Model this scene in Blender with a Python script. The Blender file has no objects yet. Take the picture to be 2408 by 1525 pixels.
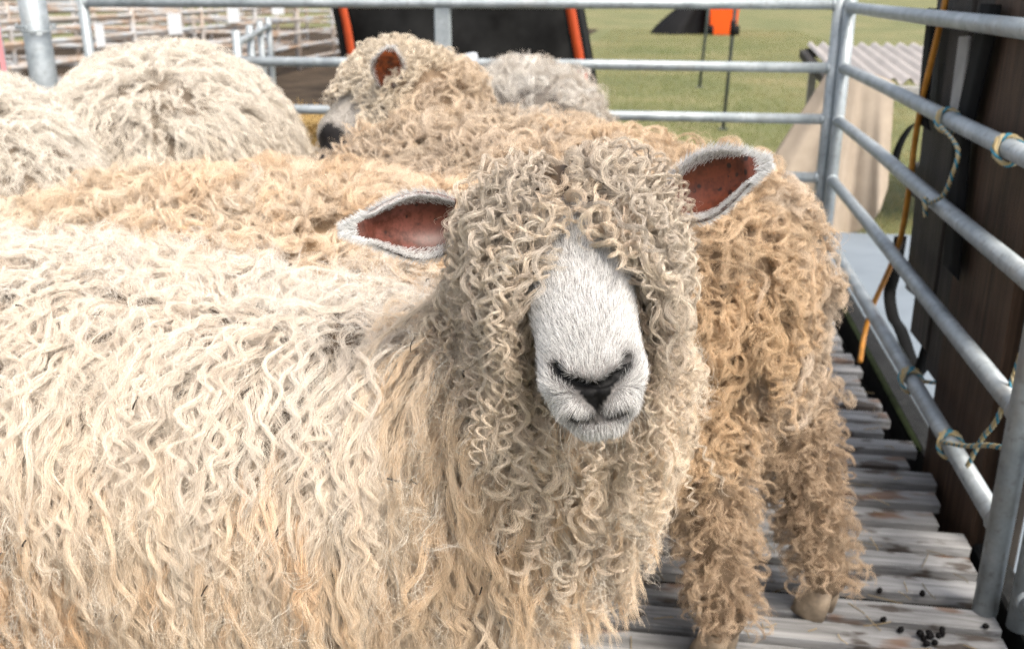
import bpy, bmesh, math, time
import numpy as np
from mathutils import Vector, Matrix
T0 = time.time()
SC = bpy.context.scene
COL = SC.collection
R = math.radians
# ------------------------------------------------------------------ camera, sky, sun, exposure
CAM_H, PITCH, YAW, FPX = 1.06, R(19.2), R(8.75), 2281.0      # picture coordinates: 2408 x 1525
cd = bpy.data.cameras.new('camera'); cam = bpy.data.objects.new('camera', cd); COL.objects.link(cam)
cam.location = (0, 0, CAM_H); cam.rotation_euler = (math.pi/2 - PITCH, 0, YAW)
cd.sensor_width = 36; cd.lens = FPX/2408*36; cd.clip_start = 0.05; cd.clip_end = 2000
cd.dof.use_dof = True; cd.dof.focus_distance = 0.84; cd.dof.aperture_fstop = 8.5
SC.camera = cam
SUN_EL, SUN_AZ = R(57), R(136)       # azimuth measured from +Y towards +X
w = bpy.data.worlds.new('World'); SC.world = w; w.use_nodes = True
wn = w.node_tree.nodes; sky = wn.new('ShaderNodeTexSky'); sky.sky_type = 'NISHITA'; sky.sun_disc = False
sky.sun_elevation = SUN_EL; sky.sun_rotation = SUN_AZ; sky.dust_density = 4.0; sky.air_density = 1.0; sky.ozone_density = 1.0
bg = wn['Background']; bg.inputs['Strength'].default_value = 0.105
hsv = wn.new('ShaderNodeHueSaturation'); hsv.inputs['Saturation'].default_value = .45      # a thinly overcast sky
w.node_tree.links.new(sky.outputs[0], hsv.inputs['Color']); w.node_tree.links.new(hsv.outputs[0], bg.inputs[0])
sl = bpy.data.lights.new('sun', 'SUN'); sl.energy = 1.5; sl.angle = R(28); sl.color = (1.0, 0.91, 0.79)
sun = bpy.data.objects.new('sun', sl); COL.objects.link(sun)
sd = Vector((math.sin(SUN_AZ)*math.cos(SUN_EL), math.cos(SUN_AZ)*math.cos(SUN_EL), math.sin(SUN_EL)))
sun.rotation_euler = sd.to_track_quat('Z', 'Y').to_euler()
vs = SC.view_settings; vs.view_transform = 'Standard'; vs.look = 'None'; vs.exposure = 1.34; vs.gamma = 1.0; vs.use_curve_mapping = False
SC.render.engine = 'CYCLES'
cy = SC.cycles
cy.max_bounces = 6; cy.diffuse_bounces = 2; cy.glossy_bounces = 2; cy.transmission_bounces = 4; cy.transparent_max_bounces = 8
cy.use_denoising = True; cy.use_adaptive_sampling = True; cy.adaptive_threshold = .035; cy.denoising_prefilter = 'NONE'
SC.cycles_curves.shape = 'RIBBONS'; SC.cycles_curves.subdivisions = 2
rng = np.random.default_rng(7)
# ------------------------------------------------------------------ picture point -> place
CT, ST, CY, SY = math.cos(PITCH), math.sin(PITCH), math.cos(YAW), math.sin(YAW)
def ray(x, y):
    X = (x-1204)/FPX; Y = -(y-762.5)/FPX
    fw = CT + Y*ST; up = -ST + Y*CT
    return np.array((X*CY - fw*SY, X*SY + fw*CY, up))
def at(x, y, d): return ray(x, y)*d + np.array((0, 0, CAM_H))
def onx(x, y, X): r = ray(x, y); return r*(X/r[0]) + np.array((0, 0, CAM_H))
def ony(x, y, Y): r = ray(x, y); return r*(Y/r[1]) + np.array((0, 0, CAM_H))
def onz(x, y, z): r = ray(x, y); return r*((z-CAM_H)/r[2]) + np.array((0, 0, CAM_H))
def nrm(v): v = np.asarray(v, float); return v/np.linalg.norm(v)
# ------------------------------------------------------------------ materials
def srgb(*c): return tuple(((x/12.92) if x <= .04045 else ((x+.055)/1.055)**2.4) for x in c)
class NT:
    def __init__(s, name):
        s.m = bpy.data.materials.new(name); s.m.use_nodes = True; s.t = s.m.node_tree; s.n = s.t.nodes
        s.b = s.n['Principled BSDF']; s.o = s.n['Material Output']
    def new(s, typ, **kw):
        n = s.n.new(typ)
        for k, v in kw.items():
            if hasattr(n, k) and k not in n.inputs: setattr(n, k, v)
            else: n.inputs[k].default_value = v
        return n
    def link(s, a, b): s.t.links.new(a, b)
    def coord(s, scale=(1, 1, 1)):
        tc = s.new('ShaderNodeTexCoord'); mp = s.new('ShaderNodeMapping'); mp.inputs['Scale'].default_value = scale
        s.link(tc.outputs['Object'], mp.inputs[0]); return mp.outputs[0]
    def noise(s, scale, detail=4, rough=.6, vec=None, dist=0.0):
        n = s.new('ShaderNodeTexNoise'); n.inputs['Scale'].default_value = scale; n.inputs['Detail'].default_value = detail
        n.inputs['Roughness'].default_value = rough; n.inputs['Distortion'].default_value = dist
        s.link(vec if vec is not None else s.coord(), n.inputs['Vector']); return n.outputs['Fac']
    def ramp(s, fac, stops):
        r = s.new('ShaderNodeValToRGB'); e = r.color_ramp.elements
        while len(e) < len(stops): e.new(.5)
        for i, (p, c) in enumerate(stops): e[i].position = p; e[i].color = (c if len(c) == 4 else (*c, 1))
        s.link(fac, r.inputs[0]); return r.outputs[0]
    def mix(s, fac, a, b, mode='MIX'):
        m = s.new('ShaderNodeMix', data_type='RGBA', blend_type=mode)
        for src, i in ((fac, 0), (a, 6), (b, 7)):
            if hasattr(src, 'links') or hasattr(src, 'is_linked'): s.link(src, m.inputs[i])
            else: m.inputs[i].default_value = src if i == 0 else (*src, 1)
        return m.outputs[2]
    def bump(s, h, strength=.3, dist=.01):
        b = s.new('ShaderNodeBump'); b.inputs['Strength'].default_value = strength; b.inputs['Distance'].default_value = dist
        s.link(h, b.inputs['Height']); s.link(b.outputs[0], s.b.inputs['Normal'])
    def col(s, c):
        if hasattr(c, 'is_linked'): s.link(c, s.b.inputs['Base Color'])
        else: s.b.inputs['Base Color'].default_value = (*c, 1)
    def set(s, **kw):
        for k, v in kw.items(): s.b.inputs[k.replace('_', ' ')].default_value = v
def galvanised():
    t = NT('galvanised_steel'); n = t.noise(14, 6, .7); n2 = t.noise(70, 3, .6); n3 = t.noise(3.2, 5, .65)
    c = t.ramp(n, [(.3, (.26, .295, .315)), (.55, (.40, .44, .46)), (.75, (.56, .60, .62))])
    c = t.mix(t.ramp(n2, [(.55, (0, 0, 0)), (.72, (.6, .6, .6))]), c, (.17, .17, .16))
    c = t.mix(t.ramp(n3, [(.56, (0, 0, 0)), (.70, (.55, .55, .55))]), c, (.20, .17, .13)); t.col(c)
    t.set(Metallic=.35, Roughness=.48); t.bump(n2, .15, .002); return t.m
def rusty():
    t = NT('rusting_steel'); n = t.noise(2.2, 5, .7)
    t.col(t.ramp(n, [(.40, (.46, .48, .50)), (.52, (.44, .38, .33)), (.66, (.34, .20, .11))])); t.set(Roughness=.7, Metallic=.1); return t.m
def slat_wood():
    t = NT('weathered_slat'); oi = t.new('ShaderNodeObjectInfo')
    ad = t.new('ShaderNodeVectorMath', operation='ADD'); t.link(t.coord((2.2, 30, 30)), ad.inputs[0])
    sc = t.new('ShaderNodeVectorMath', operation='SCALE'); sc.inputs['Scale'].default_value = 40
    cb = t.new('ShaderNodeCombineXYZ'); t.link(oi.outputs['Random'], cb.inputs[0]); t.link(oi.outputs['Random'], cb.inputs[2])
    t.link(cb.outputs[0], sc.inputs[0]); t.link(sc.outputs[0], ad.inputs[1])
    g = t.noise(1.6, 8, .72, ad.outputs[0], .6)
    c = t.ramp(g, [(.28, (.07, .068, .066)), (.46, (.22, .217, .213)), (.66, (.40, .396, .39))])
    ad2 = t.new('ShaderNodeVectorMath', operation='ADD'); t.link(t.coord((6, 14, 14)), ad2.inputs[0]); t.link(sc.outputs[0], ad2.inputs[1])
    st = t.noise(1.7, 3, .5, ad2.outputs[0])
    c = t.mix(t.ramp(st, [(.57, (0, 0, 0)), (.64, (.85, .85, .85))]), c, (.045, .03, .02))
    st2 = t.noise(1.1, 2, .5, ad2.outputs[0])
    c = t.mix(t.ramp(st2, [(.61, (0, 0, 0)), (.67, (.7, .7, .7))]), c, (.16, .07, .025))
    t.col(c); t.set(Roughness=.75); t.bump(g, .3, .003); return t.m
def wood(name, lo, hi, sc=9):
    t = NT(name); g = t.noise(1.4, 8, .7, t.coord((sc*3, sc*3, 1.6)), .8); n = t.noise(4, 5, .7)
    c = t.ramp(g, [(.3, lo), (.7, hi)])
    c = t.mix(t.ramp(n, [(.45, (0, 0, 0)), (.75, (.6, .6, .6))]), c, tuple(x*.35 for x in lo)); t.col(c)
    t.set(Roughness=.6); t.b.inputs['Specular IOR Level'].default_value = .2; t.bump(g, .4, .004); return t.m
def plain(name, c, rough=.6, var=.25, sc=8, metal=0, bump=.15):
    t = NT(name); n = t.noise(sc, 5, .6)
    if max(c) < .03 or rough > .8: t.b.inputs['Specular IOR Level'].default_value = .12
    t.col(t.ramp(n, [(.3, tuple(x*(1-var) for x in c)), (.7, tuple(min(1, x*(1+var)) for x in c))])); t.set(Roughness=rough, Metallic=metal)
    if bump: t.bump(n, bump, .004)
    return t.m
def grass_mat():
    t = NT('meadow'); n = t.noise(.42, 7, .7); n2 = t.noise(2.6, 7, .8); n3 = t.noise(22, 4, .7)
    c = t.ramp(n, [(.38, (.04, .07, .012)), (.50, (.13, .135, .045)), (.62, (.27, .215, .11))])
    c2 = t.ramp(n2, [(.38, (.045, .08, .015)), (.55, (.15, .155, .05)), (.72, (.30, .255, .14))])
    c = t.mix(.5, c, c2); c = t.mix(t.ramp(n3, [(.35, (.0, .0, .0)), (.75, (.6, .6, .6))]), c, (.26, .24, .12)); t.col(c)
    t.set(Roughness=.9); t.bump(n3, .6, .03); return t.m
def fibre(name, rough=.38, trans=.14, spec=.4):
    t = NT(name); a = t.new('ShaderNodeAttribute', attribute_name='col'); h = t.new('ShaderNodeHairInfo')
    hs = t.new('ShaderNodeHueSaturation'); mr = t.new('ShaderNodeMapRange'); mr.inputs[3].default_value = .86; mr.inputs[4].default_value = 1.14
    t.link(h.outputs['Random'], mr.inputs[0]); t.link(mr.outputs[0], hs.inputs['Value']); t.link(a.outputs['Color'], hs.inputs['Color'])
    t.link(hs.outputs[0], t.b.inputs['Base Color']); t.set(Roughness=rough); t.b.inputs['Specular IOR Level'].default_value = spec
    tr = t.new('ShaderNodeBsdfTranslucent'); t.link(hs.outputs[0], tr.inputs[0])
    mx = t.new('ShaderNodeMixShader'); mx.inputs[0].default_value = trans
    t.link(t.b.outputs[0], mx.inputs[1]); t.link(tr.outputs[0], mx.inputs[2]); t.link(mx.outputs[0], t.o.inputs[0]); return t.m
def skin_mat():
    t = NT('sheep_skin'); t.b.inputs['Specular IOR Level'].default_value = .15; a = t.new('ShaderNodeAttribute', attribute_name='col'); n = t.noise(260, 3, .6)
    t.link(t.mix(.35, a.outputs['Color'], t.ramp(n, [(.3, (.6, .6, .6)), (.7, (1, 1, 1))]), 'MULTIPLY'), t.b.inputs['Base Color'])
    t.set(Roughness=.6); t.bump(n, .3, .002); return t.m
def ear_mat():
    t = NT('ear_skin'); a = t.new('ShaderNodeAttribute', attribute_name='col')
    v = t.new('ShaderNodeTexVoronoi'); v.inputs['Scale'].default_value = 105; v.inputs['Randomness'].default_value = 1; t.link(t.coord(), v.inputs['Vector'])
    n = t.noise(75, 6, .8); n2 = t.noise(70, 3, .6)
    spot = t.ramp(v.outputs['Distance'], [(.22, (1, 1, 1)), (.32, (0, 0, 0))])
    gate = t.ramp(n2, [(.44, (0, 0, 0)), (.50, (1, 1, 1))]); sp = t.mix(1.0, spot, gate, 'MULTIPLY')
    c = t.mix(t.ramp(n, [(.43, (0, 0, 0)), (.60, (.95, .95, .95))]), a.outputs['Color'], (.055, .013, .005))
    t.link(t.mix(sp, c, (.016, .006, .004)), t.b.inputs['Base Color']); t.set(Roughness=.45)
    t.b.inputs['Subsurface Weight'].default_value = .0; return t.m
M = dict(galv=galvanised(), rust=rusty(), slat=slat_wood(),
    brown=wood('brown_timber', (.024, .015, .010), (.12, .072, .046)), dark=wood('dark_timber', (.010, .009, .008), (.075, .064, .055)),
    beam=wood('edge_beam', (.006, .006, .006), (.03, .03, .028)), grass=grass_mat(), grey=plain('grey_board', (.19, .225, .26), .7, .12, 5),
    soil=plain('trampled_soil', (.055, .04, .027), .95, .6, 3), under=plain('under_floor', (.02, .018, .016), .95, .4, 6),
    black=plain('black_webbing', (.006, .006, .006), .8, .3, 60), cover=plain('black_fabric', (.012, .012, .012), .75, .9, 3.5, 0, .5),
    orange_trim=plain('orange_trim', (.45, .055, .006), .6, .2, 20), bin=plain('orange_plastic', (.85, .10, .004), .45, .05, 4),
    cloth=plain('pale_cloth', (.36, .38, .41), .8, .1, 20), white=plain('white_card', (.78, .80, .82), .6, .06, 20), hose=plain('yellow_hose', (.50, .21, .025), .45, .25, 30),
    canvas=plain('canvas', (.40, .33, .26), .85, .12, 9), iron=plain('corrugated_iron', (.40, .365, .34), .5, .14, 5), rubber=plain('black_rubber', (.012, .012, .013), .7, .3, 20),
    dung=plain('dung', (.006, .005, .005), .5, .5, 60), pole=plain('pole_paint', (.07, .085, .085), .5, .2, 10), hay=plain('hay', (.42, .29, .12), .9, .4, 30),
    pink=plain('pink_tape', (.75, .32, .34), .6, .1, 10), fibre=fibre('wool_fibre'), fur=fibre('short_fur', .5, .25, .25), skin=skin_mat(), ear=ear_mat(),
    eye=plain('eye', (.012, .007, .004), .1, .2, 40, 0, 0), hoof=plain('hoof_horn', (.34, .26, .18), .5, .4, 40), grassblade=fibre('grass_blade', .6, .35, .2),
    grassdark=plain('moss', (.012, .017, .006), .9, .5, 30), slate=plain('grey_wheel', (.16, .19, .21), .6, .2, 10), board=plain('pale_board', (.30, .29, .27), .7, .25, 9))
def twine_mat():
    t = NT('twine_blue_and_straw'); a = t.new('ShaderNodeAttribute', attribute_name='col'); t.link(a.outputs['Color'], t.b.inputs['Base Color']); t.set(Roughness=.7); return t.m
M['twine'] = twine_mat()
# ------------------------------------------------------------------ object helpers
def link(name, data, mat=None, parent=None, loc=None):
    o = bpy.data.objects.new(name, data); COL.objects.link(o)
    if mat is not None and data is not None and not data.materials: data.materials.append(mat)
    if parent is not None: o.parent = parent
    if loc is not None: o.location = loc
    return o
def tag(o, label=None, cat=None, group=None, kind=None):
    for k, v in (('label', label), ('category', cat), ('group', group), ('kind', kind)):
        if v: o[k] = v
    return o
def thing(name, label, cat, loc=(0, 0, 0), group=None, kind=None): return tag(link(name, None, loc=loc), label, cat, group, kind)
def mesh(name, V, F, smooth=True):
    me = bpy.data.meshes.new(name); me.from_pydata([tuple(map(float, v)) for v in V], [], F)
    if smooth: me.polygons.foreach_set('use_smooth', [True]*len(me.polygons))
    me.update(); return me
def box_mesh(name, sx, sy, sz, bev=.003, jitter=0, seg=1):
    bm = bmesh.new(); bmesh.ops.create_cube(bm, size=1)
    for v in bm.verts: v.co = Vector((v.co.x*sx, v.co.y*sy, v.co.z*sz))
    if bev: bmesh.ops.bevel(bm, geom=bm.edges[:], offset=bev, segments=seg, affect='EDGES')
    if jitter:
        for v in bm.verts: v.co += Vector(rng.normal(0, jitter, 3))
    me = bpy.data.meshes.new(name); bm.to_mesh(me); bm.free(); return me
def tube_VF(pts, rad, seg=14, cap=True):
    P = np.asarray(pts, float); n = len(P); rad = np.broadcast_to(np.asarray(rad, float), (n,))
    Tn = np.gradient(P, axis=0); Tn /= np.linalg.norm(Tn, axis=1)[:, None]+1e-12
    ref = np.array((0, 0, 1.)) if abs(Tn[0, 2]) < .9 else np.array((1., 0, 0)); V = []; prev = None
    for i in range(n):
        b = np.cross(Tn[i], ref if prev is None else prev); b /= np.linalg.norm(b)+1e-12; nn = np.cross(b, Tn[i]); prev = nn
        for k in range(seg):
            a = 2*math.pi*k/seg; V.append(P[i] + rad[i]*(math.cos(a)*b + math.sin(a)*nn))
    F = [(i*seg+k, i*seg+(k+1) % seg, (i+1)*seg+(k+1) % seg, (i+1)*seg+k) for i in range(n-1) for k in range(seg)]
    if cap: F += [tuple(range(seg-1, -1, -1)), tuple((n-1)*seg+k for k in range(seg))]
    return V, F
def tube(name, pts, rad, mat, parent=None, seg=14, loc=(0, 0, 0)):
    V, F = tube_VF(np.asarray(pts, float)-np.asarray(loc if parent is None else (0, 0, 0), float), rad, seg)
    return link(name, mesh(name, V, F), mat, parent, loc if parent is None else None)
def spline(pts, n):
    P = np.asarray(pts, float); k = len(P); t = np.linspace(0, k-1, n); i = np.clip(t.astype(int), 0, k-2); f = (t-i)[:, None]
    g = lambda j: P[np.clip(j, 0, k-1)]
    a, b, c, d = g(i-1), g(i), g(i+1), g(i+2)
    return .5*(2*b + (c-a)*f + (2*a-5*b+4*c-d)*f**2 + (3*b-a-3*c+d)*f**3)
def ribbon(name, pts, width, axis, mat, parent=None, th=.003, n=40):
    P = spline(pts, n); ax = np.asarray(axis, float)
    if ax.ndim == 1: ax = np.tile(ax, (n, 1))
    Tn = np.gradient(P, axis=0); Nn = np.cross(Tn, ax); Nn /= np.linalg.norm(Nn, axis=1)[:, None]+1e-9
    V = np.concatenate([P+ax*width/2+Nn*th/2, P-ax*width/2+Nn*th/2, P-ax*width/2-Nn*th/2, P+ax*width/2-Nn*th/2])
    F = []
    for i in range(n-1):
        for a, b in ((0, 1), (1, 2), (2, 3), (3, 0)): F.append((a*n+i, b*n+i, b*n+i+1, a*n+i+1))
    F += [(0, n, 2*n, 3*n), (4*n-1, 3*n-1, 2*n-1, n-1)]
    return link(name, mesh(name, V, F), mat, parent)
# ------------------------------------------------------------------ the ground
def grid_mesh(name, x0, x1, y0, y1, z, nx, ny, amp=0):
    xs = np.linspace(x0, x1, nx); ys = np.linspace(y0, y1, ny); X, Y = np.meshgrid(xs, ys)
    Z = np.full_like(X, z) + amp*(np.sin(X*1.7+Y*.9)+np.sin(Y*2.3-X*.6)+np.sin(X*.31+1)*np.cos(Y*.27))/3
    V = np.stack([X, Y, Z], -1).reshape(-1, 3)
    F = [(j*nx+i, j*nx+i+1, (j+1)*nx+i+1, (j+1)*nx+i) for j in range(ny-1) for i in range(nx-1)]
    return mesh(name, V, F)
GZ = -.14
tag(link('ground', grid_mesh('ground', -600, 600, -40, 900, GZ, 3, 3), M['grass']), 'green and straw coloured meadow around the pen', kind='structure')
tag(link('ground_soil', grid_mesh('ground_soil', -14, -2.0, 1, 30, GZ+.006, 8, 8), M['soil']), 'brown trampled ground below the far hurdles', kind='structure')
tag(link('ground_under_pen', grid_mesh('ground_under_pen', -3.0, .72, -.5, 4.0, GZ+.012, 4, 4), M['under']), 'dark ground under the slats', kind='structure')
gb = link('grey_board', box_mesh('grey_board', 1.5, 5.2, .02, .002), M['grey'], loc=(1.49, 2.24, GZ+.05)); tag(gb, 'large smooth blue grey board lying on the ground outside the right rails', 'board')
bl = link('edge_beam', box_mesh('edge_beam', .055, 4.2, .11, .006, .0015), M['beam'], loc=(.70, 1.75, -.075)); tag(bl, 'black timber beam running along the ends of the floor slats', 'beam')
link('moss', box_mesh('moss', .02, 1.5, .02, .006, .004), M['grassdark'], bl, (-.026, 1.3, .045))
# slatted floor
fl = thing('slatted_floor', 'weathered grey wooden slats laid across the pen', None, (0, 0, 0), kind='structure')
slat_me = [box_mesh('slat', 3.0, .0565, .024, .0022, .0005, 1) for _ in range(5)]
for me in slat_me: me.materials.append(M['slat'])
ys = [1.467, 1.537, 1.632, 1.718, 1.806, 1.9, 1.982, 2.07, 2.153, 2.243]
Ys = [1.467-.083*k for k in range(12, 0, -1)] + ys + [2.243+.085*k for k in range(1, 19)]
for i, y in enumerate(Ys):
    # y is the front edge of the slat's top
    e = .632 + rng.uniform(-.02, .022) - (.03 if y > 2.3 else 0)
    o = link('slat', slat_me[i % 5], None, fl, (e-1.5, y+.0285, -.012+rng.normal(0, .0015)))
    o.rotation_euler = (rng.normal(0, .006), 0, rng.normal(0, .0015)-.002)
for x in (-2.2, -1.3, -.4, .45): link('joist', box_mesh('joist', .06, 3.3, .085, .004), M['beam'], fl, (x, 2.2, -.070))
# ------------------------------------------------------------------ hurdles
ZR = [.99, .785, .60, .385, .172]
def hurdle(label, p0, p1, zs=ZR, mids=(.5,), rr=.0185, pr=.021, mat='galv', zlo=.0, ztop=1.0, group=None, seg=14, cat='hurdle'):
    p0 = np.array((*p0, 0.)); p1 = np.array((*p1, 0.)); h = thing('metal_hurdle', label, cat, (p0[0], p0[1], zlo), group); d = p1-p0
    base = np.array((p0[0], p0[1], zlo))
    for q, nm in [(0, 'post'), (1, 'post')] + [(m, 'upright') for m in mids]:
        c = p0+d*q-base; r = pr if nm == 'post' else pr*1.0
        tube(nm, [c+(0, 0, zlo), c+(0, 0, .5), c+(0, 0, ztop)], r, M[mat], h, seg)
    e = nrm(d)*pr*.6
    for z in zs:
        tube('rail', [p0+e-base+(0, 0, z), p0+d*.33-base+(0, 0, z+rng.normal(0, .002)), p0+d*.66-base+(0, 0, z), p1-e-base+(0, 0, z)], rr, M[mat], h, seg)
        if seg == 14:
            for q_ in (p0+nrm(d)*pr*.95, p1-nrm(d)*pr*.95): tube('weld', [q_-nrm(d)*.007-base+(0, 0, z), q_-base+(0, 0, z), q_+nrm(d)*.007-base+(0, 0, z)], [rr*1.05, rr*1.22, rr*1.05], M[mat], h, seg)
    return h
XR, YB = .615, 3.735
hr = hurdle('galvanised hurdle with five round rails along the right side, running back to the corner', (XR+.012, YB-.03), (XR, 1.59), mids=(), ztop=1.02)
hb = hurdle('galvanised hurdle across the back of the pen with one wide centre upright', (XR-.020, YB+.004), (-2.293, YB), zs=[1.0, .782, .60, .385, .172], ztop=1.03, mids=())
# wide flat centre upright of the back hurdle
link('upright', box_mesh('upright', .062, .03, 1.02, .006), M['galv'], hb, (-.84-XR+.020, .004, .5))
hn = hurdle('galvanised hurdle end whose rails leave the near corner post towards the camera', (XR+.045, 1.55), (XR+.03, .35), zs=[.98, .78, .6, .40, .262, .065], mids=(), ztop=1.02)
hl = hurdle('galvanised hurdle along the far left side of the pen', (-2.56, 3.55), (-2.56, .6), mids=(.5,), rr=.024, pr=.022, ztop=1.1)
tube('gate_post', [(-2.487, 3.70, GZ), (-2.487, 3.70, .6), (-2.487, 3.70, 1.35)], .052, M['galv'], loc=(-2.487, 3.70, GZ)); gp = bpy.data.objects['gate_post']
tag(gp, 'thick galvanised post with a chain round it at the back left', 'post')
for k in range(15):     # chain links as parts of the post they are wrapped round
    a = k/15*2*math.pi; c = np.array((.068*math.cos(a), .068*math.sin(a), .90-GZ+.012*math.sin(a*2)))
    tt = np.array((-math.sin(a), math.cos(a), 0)); up = np.array((0, 0, 1.)) if k % 2 else np.array((math.cos(a), math.sin(a), 0))
    lp = [c + tt*.016*math.cos(b) + up*.009*math.sin(b) for b in np.linspace(0, 2*math.pi, 13)]
    tube('chain_link', lp, .0035, M['galv'], gp, 6)
far = [  # far hurdles, receding beside the pen on the left
    ('rusting far hurdle with white cards on it, receding behind the round fleece', -5.4, 3.4, 19.0, 'rust'),
    ('second row of rusting far hurdles behind the one with the cards', -7.2, 4.0, 20.0, 'rust'),
    ('third row of far hurdles, dull brown', -9.0, 5.0, 22.0, 'rust'), ('rearmost row of far hurdles at the top left', -11.5, 6.0, 26.0, 'galv')]
for lab, X, y0, y1, mt in far:
    n = int((y1-y0)/1.56); hurdle(lab, (X, y0), (X, y0+n*1.56), zs=[.97, .78, .60, .41, .22, .03], mids=[k/n for k in range(1, n)], rr=.024, pr=.028, mat=mt, zlo=GZ, group='far hurdles', seg=8)
for lab, Y, x0, x1 in [('far cross hurdle closing the row nearest the pen', 10.9, -10.4, -5.5), ('farther cross hurdle between the receding rows', 14.5, -12, -5.5), ('rearmost cross hurdle between the receding rows', 19.2, -13, -4.0)]:
    n = 4; hurdle(lab, (x0, Y), (x1, Y), zs=[1.0, .8, .6, .4, .2, 0], mids=[k/n for k in range(1, n)], rr=.026, pr=.03, mat='rust', zlo=GZ, group='far cross hurdles', seg=8)
hurdle('low galvanised hurdle behind the back rail, beside the black cover', (-2.7, 6.6), (-2.05, 4.6), zs=[.80, .60, .42, .25], mids=(.33, .66), rr=.02, pr=.022, zlo=GZ, ztop=.86, seg=8)
for lab, (x0, y0, x1, y1) in [('broad white card hung in the middle of the far rusting hurdle', (395, 32, 428, 82)), ('white card hung right of the broad one on the far hurdle', (535, 14, 563, 54)),
        ('smallest white card, farthest along the rusting hurdle', (640, 10, 668, 35)), ('white card beside the back left post', (224, 58, 246, 112))]:
    a = onx((x0+x1)/2, (y0+y1)/2, -5.33); sc_ = a[1]/math.cos(YAW)/FPX*1.0
    me = box_mesh('white_card', .004, abs(onx(x0, y0, -5.33)[1]-onx(x1, y0, -5.33)[1]), (y1-y0)*sc_*.95, .001)
    tag(link('white_card', me, M['white'], loc=tuple(a)), lab, 'card', 'white cards on the far hurdle')
pk = onx(5, 140, -2.5); tag(link('pink_tape', box_mesh('pink_tape', .006, .03, .24, .002), M['pink'], loc=tuple(pk)), 'strip of pink tape tied at the left edge', 'tape')
# ------------------------------------------------------------------ timber panel and what hangs on it
tp = thing('timber_panel', 'dark upright timber panel standing just outside the right rails', 'panel', (.68, 2.25, 0))
def plank(y0, y1, z0, z1, x, mat, lean=0, label=None):
    o = link('plank', box_mesh('plank', .028, abs(y1-y0), z1-z0, .003, .0008), M[mat], tp, (x, (y0+y1)/2-2.25, (z0+z1)/2))
    o.rotation_euler = (lean, 0, 0)
    if label: o['label'] = label
    return o
plank(1.86, 2.245, -.10, 1.45, 0, 'brown', 0, 'broad reddish brown plank')
plank(2.25, 2.40, .16, 1.45, .012, 'dark', -.02); plank(2.41, 2.57, .20, 1.45, .006, 'dark', -.04); plank(2.58, 2.75, .28, 1.45, .014, 'dark', -.10)
link('plank', box_mesh('plank', .03, .9, .09, .004), M['dark'], tp, (.032, .17, .55)); link('plank', box_mesh('plank', .03, .9, .09, .004), M['dark'], tp, (.032, .17, 1.2))
link('stile', box_mesh('stile', .05, .055, 1.5, .004), M['dark'], tp, (.03, -.43, .64))
a = onx(2290, 130, .655); b = onx(2265, 215, .655)
gp2 = link('pale_board', box_mesh('pale_board', .008, .075, .17, .002), M['board'], loc=tuple((a+b)/2+np.array((.0, .06, -.01)))); gp2.rotation_euler = (-.06, 0, 0)
tag(gp2, 'small pale grey board fixed to the dark planks behind the hose', 'board')
hp = [onx(2227, -40, .648), onx(2222, 10, .648), onx(2196, 120, .645), onx(2170, 230, .642), onx(2152, 330, .646), onx(2140, 430, .648), onx(2118, 560, .65), onx(2088, 640, .648), onx(2052, 720, .64), onx(2032, 790, .625), onx(2023, 850, .605)]
tube('yellow_hose', spline(hp, 60), .0075, M['hose'], seg=10); tag(bpy.data.objects['yellow_hose'], 'thin ochre yellow hose hanging down outside the rails to the floor', 'hose')
def strap(pts, wd, lab, n=40, axis=(0, 1, 0)): return tag(ribbon('black_strap', pts, wd, nrm(axis), M['black'], None, .003, n), lab, 'strap', 'black webbing straps')
strap([onx(2118, 555, .70), onx(2104, 640, .70), onx(2092, 690, .70), onx(2100, 745, .70), onx(2118, 775, .70), onx(2140, 840, .70), onx(2154, 880, .70), onx(2172, 850, .70), onx(2192, 785, .70), onx(2205, 740, .70)], .036, 'black strap looping down to the grey board below the timber panel', axis=(1, .1, 0))
strap([onx(2160, 285, .69), onx(2140, 300, .69), onx(2118, 335, .69), onx(2106, 370, .69), onx(2100, 395, .69)], .03, 'short black strap sticking out left of the timber panel', axis=(.8, .2, .5))
strap([onx(2195, 20, .652), onx(2182, 130, .652), onx(2172, 260, .652), onx(2176, 300, .652)], .10, 'black strap hanging down the far edge of the timber panel', axis=(0, 1, 0))
strap([onx(2330, 10, .648), onx(2322, 60, .648), onx(2300, 150, .648), onx(2275, 260, .648), onx(2262, 330, .648), onx(2250, 480, .648), onx(2236, 640, .648)], .13, 'broad black strap down the middle of the timber panel', axis=(0, 1, 0))
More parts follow.
